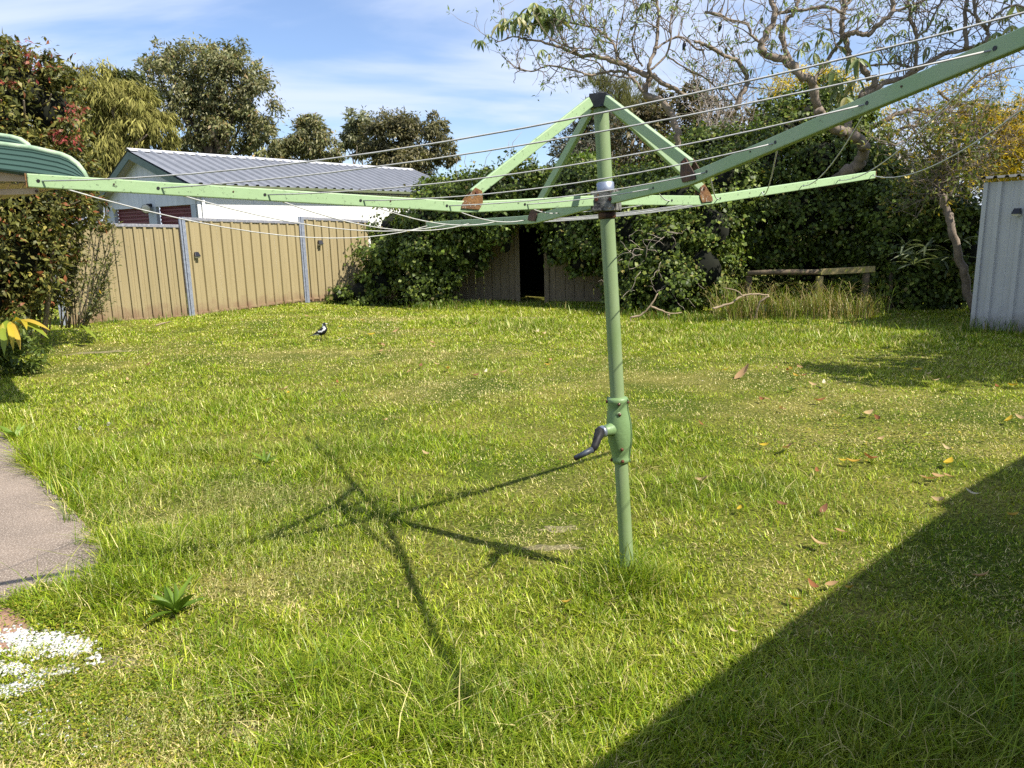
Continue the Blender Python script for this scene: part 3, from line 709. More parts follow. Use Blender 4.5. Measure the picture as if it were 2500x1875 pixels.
mb = MB(); mb.tube([p + aim * .155, p + aim * .17, p + aim * .175], [.118, .112, .06], 16); mb.build('lens', MT['lens'], fl, True)

# ------------------------------------------------------------------ right shed
S0 = Vector((at(2385, 700, 11.05).x, 11.05, 0)); sdv = Vector((.52, -.854, 0)).normalized(); snv = Vector((sdv.y, -sdv.x, 0))
if snv.x > 0: snv = -snv
shed = empty('garden_shed', S0, 'cream ribbed metal garden shed at the right edge', 'shed')
zs0 = at(2393, 446, 11.05).z; zs1 = zs0 + .02
for s in range(3):
    a = S0 + sdv * (.03 + .95 * s); b = S0 + sdv * (.03 + .95 * (s + 1)); off = snv * .002 * (s % 2)
    rib_sheet(a + off, b + off, -.1, zs0, -.1, zs0, 3, snv, .085, .042, .014).build('wall_sheet', MT['shed'], shed)
mb = MB(); mb.beam(S0 + Vector((0, 0, -.1)), S0 + Vector((0, 0, zs0)), .075, .06, sdv); mb.build('corner_trim', MT['shed'], shed, False, .004)
e = S0 + sdv * 2.8
bk = -snv
mb = MB(); mb.beam(S0 + bk * .05 + Vector((0, 0, zs0 / 2 - .05)), S0 + bk * 2.2 + Vector((0, 0, zs0 / 2 - .05)), .03, zs0); mb.build('rear_wall', MT['shed'], shed)
mb = MB(); mb.beam(e + bk * .05 + Vector((0, 0, zs0 / 2 - .05)), e + bk * 2.2 + Vector((0, 0, zs0 / 2 - .05)), .03, zs0); mb.build('front_wall', MT['shed'], shed)
mb = MB(); mb.beam(S0 + bk * 2.2 + Vector((0, 0, zs0 / 2)), e + bk * 2.2 + Vector((0, 0, zs0 / 2)), .03, zs0 + .1); mb.build('far_wall', MT['shed'], shed)
r0 = S0 - sdv * .12 + snv * .1 + Vector((0, 0, zs0 + .05)); r1 = e + sdv * .12 + snv * .1 + Vector((0, 0, zs0 + .05))
r2 = r1 + bk * 2.5 + Vector((0, 0, .14)); r3 = r0 + bk * 2.5 + Vector((0, 0, .14))
corr(r0, r1, r2, r3, 20, .03, MT['shedroof'], 'roof_sheet', shed)
t = ((at(2488, 522, 1).x * S0.y - S0.x) / (sdv.x - at(2488, 522, 1).x * sdv.y)) if True else 0
solar(2488, 522, (S0 + sdv * t).y - .03, snv, 'small black solar light on the cream shed wall', .9)

# ------------------------------------------------------------------ green awning at the left
aw = empty('awning_roof', at(60, 440, 6.6).xyz, 'dark green ribbed awning roof with pale curved trim at the left edge', 'awning')
def apt(px, py, Y): return at(px, py, Y)
def awning_panel(trim_px, low_px, Yt, Yl, nr, thick):
    n = len(trim_px); vs = []
    # ribbed panel: rows between upper curve and lower line
    rows = []
    for j in range(nr * 5 + 1):
        t = (j // 5 + (0, .70, .76, .86, .92)[j % 5]) / nr; o = (0, 0, -.03, -.03, .012)[j % 5]
        row = []
        for (tx, ty), (lx, ly) in zip(trim_px, low_px):
            p = apt(tx, ty, Yt).lerp(apt(lx, ly, Yl), t); row.append(p + Vector((0, -.7, .7)) * o)
        rows.append(row)
    mb = MB(); vs = [q for r in rows for q in r]
    fs = [(j * n + i, j * n + i + 1, j * n + n + i + 1, j * n + n + i) for j in range(len(rows) - 1) for i in range(n - 1)]
    back = [q + Vector((0, .004, -.004)) for q in vs]
    mb.add(vs + back, fs + [tuple(q + len(vs) for q in f[::-1]) for f in fs])
    mb.build('ribbed_sheet', MT['awning'], aw)
    mb = MB()
    pts = [apt(tx, ty, Yt - .02) for tx, ty in trim_px]
    mb.tube(pts, thick, 8); mb.build('curved_trim', MT['awntrim'], aw, True)
def resample(P, n):
    P = [Vector((*p, 0)) for p in P]; L = [0]
    for i in range(1, len(P)): L.append(L[-1] + (P[i] - P[i - 1]).length)
    out = []
    for k in range(n):
        s = L[-1] * k / (n - 1); i = 0
        while i < len(P) - 2 and L[i + 1] < s: i += 1
        q = P[i].lerp(P[i + 1], (s - L[i]) / max(1e-9, L[i + 1] - L[i])); out.append((q.x, q.y))
    return out
awning_panel(resample([(-330, 305), (0, 352), (80, 362), (150, 378), (172, 388), (190, 402), (203, 420), (213, 440)], 26), resample([(-330, 385), (0, 414), (80, 424), (140, 433), (170, 436), (190, 439), (203, 442), (211, 446)], 26), 6.9, 6.5, 5, .025)
awning_panel(resample([(-330, 295), (0, 331), (40, 337), (60, 346), (74, 360), (80, 372)], 20), resample([(-330, 350), (0, 376), (40, 378), (55, 379), (66, 380), (76, 382)], 20), 7.7, 7.4, 3, .026)
mb = MB(); mb.prism([apt(-330, 392, 6.6), apt(0, 420, 6.6), apt(62, 430, 6.6), apt(62, 443, 6.6), apt(-330, 440, 6.6)], (0, .05, 0)); mb.build('fascia', MT['cream'], aw)
mb = MB(); mb.beam(apt(-330, 452, 6.8), apt(66, 434, 6.8), .05, .055); mb.build('beam', MT['beamgrey'], aw, False, .004)
mb = MB(); mb.beam(apt(-330, 478, 6.75), apt(92, 467, 6.75), .05, .05); br = mb.build('lower_beam', MT['cream'], aw, False, .004)
mb = MB(); p = apt(90, 467, 6.72); mb.tube([p, p + Vector((0, -.012, 0))], .012, 10); mb.build('bolt', MT['rustdark'], br)
for i in range(14):
    a = apt(-40 + i * 17, 446 + i * 1.0, 6.9 - .0 * i); b = apt(-60 + i * 15, 484 - i * 2.2 + 14 * math.sin(i * .22), 7.9)
    c = apt(-40 + (i + 1) * 17, 446 + (i + 1) * 1.0, 6.9); d = apt(-60 + (i + 1) * 15, 484 - (i + 1) * 2.2 + 14 * math.sin((i + 1) * .22), 7.9)
    mb = MB(); dz = Vector((0, 0, .012 * (i % 2))); mb.hexa([a + dz, c + dz, d + dz, b + dz, a + dz + Vector((0, 0, .008)), c + dz + Vector((0, 0, .008)), d + dz + Vector((0, 0, .008)), b + dz + Vector((0, 0, .008))])
    mb.build('lining_strip', MT['cream'], aw)
mb = MB(); p = apt(-200, 470, 6.8); mb.beam(Vector((p.x, p.y, 0)), p, .09, .09, (0, 1, 0)); mb.build('post', MT['cream'], aw, False, .004)

# ------------------------------------------------------------------ foliage machinery
def leaves(P, D, Nn, L, Wd, C, fold=.12):
    """diamond leaves, 4 verts 2 tris: P base, D direction, Nn normal"""
    D = D / (np.linalg.norm(D, axis=1, keepdims=True) + 1e-9)
    S = np.cross(D, Nn); S /= (np.linalg.norm(S, axis=1, keepdims=True) + 1e-9)
    U = np.cross(S, D)
    L = L[:, None]; Wd = Wd[:, None]
    mid = P + D * L * .45 + U * L * fold
    V = np.stack([P, mid + S * Wd / 2, P + D * L, mid - S * Wd / 2], 1).reshape(-1, 3)
    n = len(P); b = np.arange(n)[:, None] * 4
    F = np.concatenate([b + np.array([[0, 1, 3]]), b + np.array([[1, 2, 3]])], 0)
    return V, F, np.repeat(C, 4, axis=0)
def unit(n):
    v = rng.standard_normal((n, 3)); return v / np.linalg.norm(v, axis=1, keepdims=True)
def pick(pal, n, jit=.18):
    pal = np.array(pal, float); w = pal[:, 3] / pal[:, 3].sum()
    c = pal[rng.choice(len(pal), n, p=w), :3] * (1 + jit * rng.standard_normal((n, 1)))
    return np.clip(c, .003, .95)
def crown(lobes, nclump, nleaf, llen, lwid, pal, droop=.3, shell=(.5, 1.0), clump_r=.28, squash=.75, face=.6):
    """lobes: (x,y,z,r[,rz]) ; leaves gathered in clumps on the outer shell of the lobes"""
    lb = np.array([(l[0], l[1], l[2], l[3], l[4] if len(l) > 4 else l[3]) for l in lobes], float)
    w = lb[:, 3] ** 2; ci = rng.choice(len(lb), nclump, p=w / w.sum())
    u = unit(nclump); rr = rng.uniform(shell[0], shell[1], nclump) ** .6
    cc = lb[ci, :3] + u * rr[:, None] * np.stack([lb[ci, 3], lb[ci, 3], lb[ci, 4]], 1)
    cr_ = lb[ci, 3] * clump_r * rng.uniform(.6, 1.3, nclump)
    li = rng.integers(0, nclump, nleaf)
    off = rng.standard_normal((nleaf, 3)) * .55; off[:, 2] *= squash
    P = cc[li] + off * cr_[li][:, None]
    outw = P - lb[ci[li], :3]; outw /= (np.linalg.norm(outw, axis=1, keepdims=True) + 1e-9)
    D = outw * .5 + unit(nleaf) * .9 + np.array([0, 0, -droop])
    Nn = outw * face + unit(nleaf) * .7 + np.array([0, 0, .5])
    cj = 1 + .16 * rng.standard_normal(nclump)
    C = pick(pal, nleaf) * np.clip(cj[li], .6, 1.5)[:, None]
    L = llen * rng.uniform(.45, 1.45, nleaf)
    return P, D, Nn, L, L * lwid * rng.uniform(.8, 1.2, nleaf), C, cc
def foliage(name, lobes, mat, parent, nclump, nleaf, llen, lwid, pal, kind=None, **kw):
    P, D, Nn, L, W, C, cc = crown(lobes, nclump, nleaf, llen, lwid, pal, **kw)
    o = link(name, np_mesh(name, *leaves(P, D, Nn, L, W, C)), MT[mat], parent)
    if kind: tag(o, kind=kind)
    return o, cc
def lobe(px, py, Y, rpx, rz=None):
    p = at(px, py, Y); k = pxm(Y); return (p.x, p.y, p.z, rpx * k, (rz or rpx) * k)
def core(lobes, parent, f=.72, name='dark_core'):  # added lumps that block light and keep the foliage interior dark
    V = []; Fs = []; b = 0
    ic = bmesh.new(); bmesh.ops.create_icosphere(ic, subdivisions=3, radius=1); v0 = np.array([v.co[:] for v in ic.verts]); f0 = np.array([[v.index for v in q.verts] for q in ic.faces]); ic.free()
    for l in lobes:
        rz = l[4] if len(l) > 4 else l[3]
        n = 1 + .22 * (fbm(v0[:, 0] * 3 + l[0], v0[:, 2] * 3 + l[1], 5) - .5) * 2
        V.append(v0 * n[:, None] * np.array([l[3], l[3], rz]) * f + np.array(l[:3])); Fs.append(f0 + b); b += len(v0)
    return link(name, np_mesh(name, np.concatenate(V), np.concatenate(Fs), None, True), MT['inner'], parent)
def trunk_to(mb, base, tips, r0, n=7, wob=.06):
    base = Vector(base)
    for i, t in enumerate(tips):
        t = Vector(t); pts = []
        for j in range(6):
            s = j / 5; q = base.lerp(t, s); q.z = base.z + (t.z - base.z) * (s ** .8)
            h = (t - base).length * wob
            if 0 < j < 5: q += Vector((rnd.uniform(-h, h), rnd.uniform(-h, h), 0))
            pts.append(q)
        mb.tube(pts, [r0 * (1 - .85 * j / 5) for j in range(6)], n)
def tree(name, label, lobes, base, r0, mat, bark, nclump, nleaf, llen, lwid, pal, group=None, ntips=14, kind=None, **kw):
    e = empty(name, base, label, 'tree', group)
    o, cc = foliage('crown', lobes, mat, e, nclump, nleaf, llen, lwid, pal, **kw)
    mb = MB(); low = np.array([l[:3] for l in lobes]); top = Vector(base)
    fork = Vector(base).lerp(Vector(low.mean(0)), .45)
    mb.tube([Vector(base), Vector(base).lerp(fork, .5) + Vector((rnd.uniform(-.1, .1), 0, 0)), fork], [r0, r0 * .85, r0 * .75], 9)
    tips = [cc[i] for i in rng.choice(len(cc), min(ntips, len(cc)), replace=False)]
    trunk_to(mb, fork, tips, r0 * .55, 6)
    mb.build('trunk', MT[bark], e, True)
    return e
GUM = [(.17, .175, .07, 3), (.24, .23, .10, 2.5), (.115, .13, .05, 2), (.31, .29, .15, 1), (.28, .20, .09, .6)]

# gums behind the garage
tree('gum_tree', 'tall olive gum tree rising behind the white garage roof',
     [lobe(425, 200, 36, 72, 88), lobe(500, 190, 36, 75, 82), lobe(570, 190, 36, 72, 82), lobe(620, 260, 36, 60, 80), lobe(470, 290, 36, 62, 70), lobe(560, 320, 36, 72, 55), lobe(640, 335, 36, 52, 50), lobe(400, 150, 36, 34), lobe(545, 145, 36, 40), lobe(470, 355, 36, 42, 34)],
     at(530, 600, 36), .3, 'leaf', 'barkdark', 480, 34000, .20, .34, GUM, 'gum trees behind the garage', 18, droop=.7, clump_r=.24, shell=(.35, 1))
tree('gum_tree', 'small gum tree just right of the tall one, behind the garage ridge',
     [lobe(760, 335, 38, 46, 48), lobe(735, 365, 38, 46, 40), lobe(790, 372, 38, 42, 36), lobe(700, 362, 38, 36, 34), lobe(757, 305, 38, 26, 22)], at(760, 600, 38), .15, 'leaf', 'barkdark', 170, 11500, .20, .32, GUM, 'gum trees behind the garage', 8, droop=.7, shell=(.3, 1))
tree('gum_tree', 'slender pale gum tree at the left of the distant pair',
     [lobe(872, 298, 40, 34, 30), lobe(862, 338, 40, 30, 26), lobe(892, 330, 40, 28, 34), lobe(876, 365, 40, 20, 18)], at(880, 600, 40), .1, 'leaf', 'barkpale', 80, 5200, .25, .3, [(.17, .18, .09, 2), (.25, .25, .13, 1), (.12, .13, .06, 1)], 'gum trees behind the garage', 5, droop=.6, shell=(.3, 1))
tree('gum_tree', 'broad dark gum tree at the right end of the garage roof',
     [lobe(955, 325, 37, 52, 54), lobe(920, 345, 37, 40, 44), lobe(1015, 345, 37, 46, 50), lobe(1058, 318, 37, 36, 38), lobe(985, 300, 37, 34, 26), lobe(1085, 370, 37, 32, 36), lobe(1000, 400, 37, 60, 40), lobe(940, 400, 37, 40, 36)], at(990, 600, 37), .22, 'leaf', 'barkdark', 300, 23000, .20, .32, [(.125, .12, .05, 3), (.19, .165, .07, 2), (.085, .085, .035, 2), (.24, .21, .11, 1)], 'gum trees behind the garage', 10, droop=.6, shell=(.3, 1))
# feathery she-oak, left
SHE = [(.27, .255, .075, 3), (.34, .31, .10, 2), (.19, .185, .05, 2), (.13, .13, .035, 1)]
tree('she_oak', 'feathery yellow-green she-oak with drooping foliage left of the gum',
     [lobe(240, 240, 25, 75, 70), lobe(180, 230, 25, 60, 60), lobe(310, 270, 25, 70, 75), lobe(250, 330, 25, 90, 80), lobe(350, 330, 25, 65, 70), lobe(390, 310, 25, 40, 40), lobe(300, 400, 25, 70, 60), lobe(180, 350, 25, 80, 80), lobe(230, 440, 25, 60, 50)],
     at(270, 640, 25), .25, 'matte', 'bark', 520, 46000, .26, .12, SHE, None, 12, droop=1.5, clump_r=.22, shell=(.55, 1), squash=1.0)
tree('dark_tree', 'dark green tree between the she-oak and the tall gum', [lobe(310, 205, 33, 34, 30), lobe(345, 240, 33, 40, 36), lobe(290, 215, 33, 30, 26)], at(330, 600, 33), .2, 'leaf', 'barkdark', 90, 5000, .2, .35, [(.06, .075, .02, 2), (.1, .11, .035, 1), (.035, .045, .015, 1)], None, 6)

# photinia hedge at the left edge
PHO = [(.13, .135, .03, 3), (.19, .18, .045, 2), (.075, .085, .022, 3), (.26, .22, .05, .8), (.28, .10, .04, .5)]
ph = empty('photinia_hedge', at(60, 740, 10.5).xyz, 'tall photinia hedge with red-tipped leaves along the left edge', 'hedge')
lob_ph = [lobe(-60, 300, 10.6, 170, 190), lobe(60, 230, 10.8, 110, 110), lobe(130, 280, 11, 80, 100), lobe(40, 170, 10.8, 60, 70), lobe(110, 190, 11, 42, 42), lobe(150, 400, 11, 70, 70), lobe(-20, 450, 10.3, 160, 140), lobe(90, 500, 10.6, 105, 90), lobe(170, 500, 11.2, 70, 60), lobe(20, 600, 10.4, 130, 130), lobe(120, 590, 11, 75, 80), lobe(60, 700, 10.8, 90, 80), lobe(230, 520, 11.8, 38, 40), lobe(-60, 720, 10.2, 120, 110)]
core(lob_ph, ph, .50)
foliage('foliage', lob_ph, 'glossleaf', ph, 900, 32000, .085, .42, PHO, droop=.35, shell=(.7, 1.02), clump_r=.24)
for a in ((95, 165, 10.4, 26, 20), (82, 125, 10.5, 24, 30), (190, 265, 10.6, 22, 20), (160, 280, 10.4, 20, 16), (128, 323, 10.2, 15, 12), (188, 345, 10.6, 16, 14), (25, 205, 10.1, 14, 12), (150, 340, 10.4, 10, 8), (65, 140, 10.3, 10, 14)):
    foliage('red_leaf_tip', [lobe(*a)], 'glossleaf', ph, 5, 45, .06, .4, [(.30, .06, .05, 2), (.24, .09, .05, 1), (.16, .12, .04, 2)], shell=(0, 1), clump_r=.5, kind='stuff')
mb = MB()
for a, b, r in (((10, 900), (0, 400), .07), ((60, 900), (90, 420), .05), ((100, 880), (140, 380), .04), ((45, 330), (58, 245), .018), ((100, 260), (125, 230), .012), ((150, 505), (195, 490), .01)):
    p, q = at(*a, 10.6), at(*b, 10.0 if a[1] < 600 else 10.8); mb.tube([p, p.lerp(q, .5) + Vector((.05, 0, 0)), q], [r, r * .8, r * .5], 7)
mb.build('stem', MT['bark'], ph, True)
# sprig at the top
foliage('top_sprig', [lobe(15, 90, 10.6, 16, 26), lobe(12, 110, 10.6, 20, 20)], 'glossleaf', ph, 14, 90, .11, .3, PHO, shell=(0, 1), clump_r=.5)

# arching shrub in front of the tan fence
sh = empty('arching_shrub', at(210, 800, 11.6).xyz, 'arching shrub with small leaves in front of the tan fence', 'shrub')
mb = MB(); P = []; D = []; Nn = []; LL = []
sprays = [((200, 800), (230, 690), (300, 610), 11.8), ((210, 800), (260, 640), (285, 545), 12.0), ((190, 790), (210, 650), (225, 560), 11.5), ((205, 795), (240, 720), (270, 680), 11.6), ((180, 800), (170, 680), (175, 590), 11.3), ((150, 800), (150, 700), (140, 620), 11.2), ((210, 790), (250, 700), (275, 625), 11.7), ((215, 790), (235, 600), (262, 520), 12.0), ((200, 800), (230, 730), (265, 715), 11.5), ((160, 800), (190, 720), (215, 680), 11.3), ((120, 810), (130, 720), (160, 650), 11.0), ((100, 810), (95, 740), (90, 680), 10.9), ((190, 800), (215, 760), (250, 750), 11.4), ((170, 800), (185, 620), (200, 540), 11.6)]
for base, mid, tip, Y in sprays:
    for rep in range(2):
        jx, jy = rnd.uniform(-14, 14) * rep, rnd.uniform(-18, 18) * rep
        p0 = at(base[0] + jx, base[1], Y); p1 = at(mid[0] + jx, mid[1] + jy, Y - .15); p2 = at(tip[0] + jx, tip[1] + jy, Y - .3 + rnd.uniform(-.2, .2))
        pts = [p0.lerp(p1, t / 10).lerp(p1.lerp(p2, t / 10), t / 10) for t in range(11)]
        mb.tube(pts, [.012 * (1 - .08 * j) for j in range(11)], 5)
        for j in range(3, 11):
            for k in range(11):
                q = pts[j].lerp(pts[j - 1], rnd.random()); dr = (pts[j] - pts[j - 1]).normalized()
                s = Vector((rnd.gauss(0, 1), rnd.gauss(0, 1), rnd.gauss(0, .6))).normalized()
                off = s * rnd.uniform(0, .13) if k > 3 else s * .01
                P.append(q + off); D.append(dr * .5 + s + Vector((0, 0, .1))); Nn.append(Vector((rnd.gauss(0, .5), -.4, 1))); LL.append(rnd.uniform(.045, .085))
mb.build('stem', MT['bark'], sh, True)
LL = np.array(LL); n = len(LL)
link('foliage', np_mesh('foliage', *leaves(np.array(P), np.array(D), np.array(Nn), LL, LL * .34, pick([(.085, .10, .02, 3), (.13, .14, .03, 2), (.05, .06, .016, 2), (.4, .28, .03, .15)], n))), MT['leaf'], sh)

# ------------------------------------------------------------------ ivy
IVY = [(.085, .125, .018, 3), (.13, .18, .026, 3), (.05, .075, .014, 3), (.20, .24, .04, 1.2), (.20, .17, .05, .4)]
def ivy(name, label, lobes, ncl, nl, base, pal=IVY, cf=.74, size=.074, cat='hedge', corelobes=None):
    e = empty(name, base, label, cat)
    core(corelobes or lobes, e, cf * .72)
    foliage('foliage', lobes, 'glossleaf', e, ncl, nl, size, .85, pal, droop=.9, shell=(.60, 1.04), clump_r=.27, face=1.2)
    return e
iv1 = ivy('ivy_hedge', 'dense ivy burying the fence left of the dark doorway',
    [lobe(925, 690, 17.0, 62, 66), lobe(880, 710, 16.8, 46, 40), lobe(830, 722, 16.8, 32, 24), lobe(940, 620, 17.1, 66, 60), lobe(965, 550, 17.2, 64, 52), lobe(1030, 690, 16.8, 80, 72), lobe(1040, 600, 16.7, 85, 75), lobe(1060, 525, 16.7, 82, 58), lobe(1130, 540, 16.5, 80, 62), lobe(1120, 480, 16.9, 82, 52), lobe(1195, 530, 16.4, 66, 68), lobe(1190, 470, 16.7, 80, 58), lobe(1250, 470, 16.6, 62, 60), lobe(1150, 610, 16.6, 44, 50), lobe(1060, 465, 17.2, 52, 32), lobe(1235, 585, 16.6, 24, 60), lobe(1300, 445, 16.9, 60, 44), lobe(1170, 645, 16.7, 26, 36), lobe(1095, 650, 16.6, 46, 50), lobe(1285, 520, 16.6, 30, 44)],
    1100, 44000, at(1030, 760, 16.8).xyz)
iv2 = ivy('ivy_hedge', 'ivy hanging over the fence right of the dark doorway',
    [lobe(1340, 500, 16.2, 60, 62), lobe(1400, 480, 16.0, 72, 70), lobe(1390, 560, 15.8, 62, 66), lobe(1360, 600, 15.9, 34, 42), lobe(1450, 600, 15.6, 64, 60), lobe(1470, 510, 15.6, 80, 76), lobe(1540, 560, 15.1, 82, 82), lobe(1560, 650, 14.7, 80, 82), lobe(1550, 720, 14.4, 70, 52), lobe(1620, 600, 14.4, 84, 90), lobe(1640, 700, 14.0, 84, 74), lobe(1560, 470, 15.6, 76, 62), lobe(1660, 500, 14.8, 92, 92), lobe(1420, 440, 16.6, 80, 50), lobe(1300, 520, 16.3, 26, 30), lobe(1510, 690, 14.9, 42, 50), lobe(1345, 620, 16.1, 20, 44), lobe(1415, 640, 15.6, 40, 34)],
    1200, 50000, at(1550, 770, 14.5).xyz)
iv3 = ivy('ivy_hedge', 'tall ivy-covered mass behind the timber rail, under the twisted tree',
    [lobe(1730, 560, 14.4, 92, 96), lobe(1720, 660, 13.9, 76, 86), lobe(1770, 460, 15.0, 96, 96), lobe(1850, 400, 15.6, 100, 92), lobe(1900, 330, 16.0, 84, 82), lobe(1960, 300, 16.2, 74, 82), lobe(2030, 300, 16.2, 72, 78), lobe(2090, 340, 16.1, 64, 72), lobe(2000, 400, 15.6, 100, 92), lobe(2090, 430, 15.2, 80, 86), lobe(1830, 520, 15.3, 92, 92), lobe(1950, 520, 15.4, 104, 92), lobe(2060, 530, 15.2, 92, 92), lobe(1860, 620, 15.8, 92, 96), lobe(1980, 640, 15.9, 102, 96), lobe(2090, 640, 15.7, 92, 96), lobe(1740, 370, 16.4, 84, 62), lobe(1660, 400, 16.6, 84, 62), lobe(2010, 235, 16.3, 42, 42), lobe(1930, 260, 16.4, 40, 40)],
    1500, 64000, at(1900, 770, 15.0).xyz)
iv4 = ivy('ivy_hedge', 'ivy hedge around the leaning trunk beside the cream shed',
    [lobe(2170, 520, 14.2, 66, 76), lobe(2230, 500, 13.8, 62, 62), lobe(2290, 520, 13.5, 66, 66), lobe(2350, 530, 13.2, 60, 60), lobe(2200, 610, 14.0, 76, 76), lobe(2290, 620, 13.8, 72, 76), lobe(2360, 620, 13.4, 62, 72), lobe(2240, 700, 14.0, 82, 62), lobe(2340, 710, 13.8, 72, 62), lobe(2160, 690, 14.4, 72, 72), lobe(2150, 450, 14.8, 60, 46)],
    800, 32000, at(2250, 770, 13.8).xyz)
# loose vine shoots on the hedge tops
mb = MB()
for (x, y, Y) in ((1150, 430, 16.6), (1215, 415, 16.5), (1245, 385, 16.6), (1300, 400, 16.5), (1470, 420, 16), (1120, 445, 16.4), (1180, 420, 16.6)):
    p = at(x, y, Y); q = p + Vector((rnd.uniform(-.2, .3), rnd.uniform(-.2, 0), rnd.uniform(.3, .6)))
    mb.tube([p - Vector((0, 0, .3)), p, p.lerp(q, .5) + Vector((rnd.uniform(-.1, .1), 0, .05)), q], [.007, .006, .005, .003], 4)
mb.build('vine_shoot', MT['barkpale'], iv1, True)
lobs = [lobe(1148, 405, 16.6, 10, 8), lobe(1160, 395, 16.6, 8, 8), lobe(1225, 385, 16.6, 16, 10), lobe(1250, 370, 16.6, 12, 10), lobe(1260, 395, 16.6, 18, 14), lobe(1290, 385, 16.6, 24, 14), lobe(1200, 405, 16.6, 14, 12)]
foliage('shoot_leaves', lobs, 'glossleaf', iv1, 30, 170, .08, .8, IVY, shell=(0, 1), clump_r=.5)
# curling dry vines in front of the hedge
mb = MB()
for i in range(30):
    x = rnd.choice((rnd.uniform(1490, 1640), rnd.uniform(1500, 1600), rnd.uniform(1560, 1720))); y = rnd.uniform(560, 730)
    Y = 15.4 if x < 1400 else 13.6 - (x - 1560) * .001
    p = at(x, y, Y); pts = [p]; d = Vector((rnd.gauss(0, 1), rnd.uniform(-.3, .2), rnd.gauss(0, .7))).normalized()
    for k in range(6):
        d = (d + Vector((rnd.gauss(0, .4), rnd.gauss(0, .2), rnd.gauss(-.1, .4)))).normalized(); pts.append(pts[-1] + d * rnd.uniform(.04, .09))
    mb.tube(pts, [.006 - .0006 * k for k in range(7)], 4)
mb.build('dry_vine', MT['barkpale'], iv2, True)

# ------------------------------------------------------------------ trees behind the ivy
tree('grey_gum', 'grey-green gum crown just left of the hoist top, behind the ivy', [lobe(1420, 380, 23, 66, 66), lobe(1380, 420, 23, 46, 46), lobe(1460, 320, 23, 50, 56), lobe(1410, 330, 23, 32, 34), lobe(1480, 420, 23, 60, 50), lobe(1440, 280, 23, 26, 24)], at(1440, 700, 23), .2, 'leaf', 'barkdark', 200, 8200, .17, .28, [(.085, .09, .055, 3), (.13, .13, .085, 2), (.05, .05, .03, 2), (.16, .11, .06, .8)], None, 12, droop=.6, shell=(.4, 1))
tree('olive_tree', 'brownish olive tree filling the space behind the hoist pole', [lobe(1560, 340, 21, 80, 80), lobe(1640, 300, 21, 70, 66), lobe(1720, 330, 21, 80, 80), lobe(1600, 420, 20.5, 90, 66), lobe(1700, 420, 20.5, 80, 60), lobe(1810, 310, 21.5, 60, 66), lobe(1690, 240, 21, 44, 40), lobe(1600, 270, 21, 46, 44), lobe(1870, 270, 21.5, 44, 44)], at(1660, 740, 21), .22, 'leaf', 'bark', 330, 14000, .16, .32, [(.105, .085, .035, 3), (.15, .12, .05, 2), (.06, .055, .022, 3), (.10, .12, .03, 1.2), (.22, .16, .09, .6)], None, 20, droop=.5, shell=(.35, 1))
tree('casuarina', 'spiky casuarina tips above the hoist top', [lobe(1460, 225, 26, 30, 36), lobe(1500, 240, 26, 34, 40), lobe(1545, 230, 26, 28, 40), lobe(1580, 250, 26, 28, 34), lobe(1440, 215, 26, 18, 22), lobe(1520, 290, 26, 60, 40)], at(1510, 720, 26), .15, 'matte', 'bark', 110, 6500, .3, .06, [(.19, .19, .075, 3), (.13, .14, .05, 2), (.25, .23, .11, 1)], None, 10, droop=-1.0, shell=(.2, 1), clump_r=.35, squash=1.3)
tree('bright_shrub', 'bright green shrub behind the hoist hub above the ivy', [lobe(1430, 420, 18.5, 44, 40), lobe(1400, 450, 18.5, 40, 34), lobe(1460, 450, 18.4, 34, 34)], at(1430, 720, 18.5), .06, 'leaf', 'bark', 60, 3000, .10, .4, [(.14, .22, .03, 2), (.20, .27, .05, 1), (.09, .14, .02, 1)], None, 8)
tree('distant_trees', 'dull brown-green trees far behind the leaning trunk', [lobe(2180, 410, 40, 70, 46), lobe(2260, 420, 40, 60, 40), lobe(2330, 420, 40, 60, 50), lobe(2130, 430, 40, 60, 50), lobe(2420, 410, 40, 70, 60)], at(2260, 560, 40), .2, 'leaf', 'barkdark', 150, 7000, .3, .35, [(.10, .09, .045, 2), (.14, .12, .06, 1), (.06, .06, .03, 1)], None, 6, shell=(.3, 1))

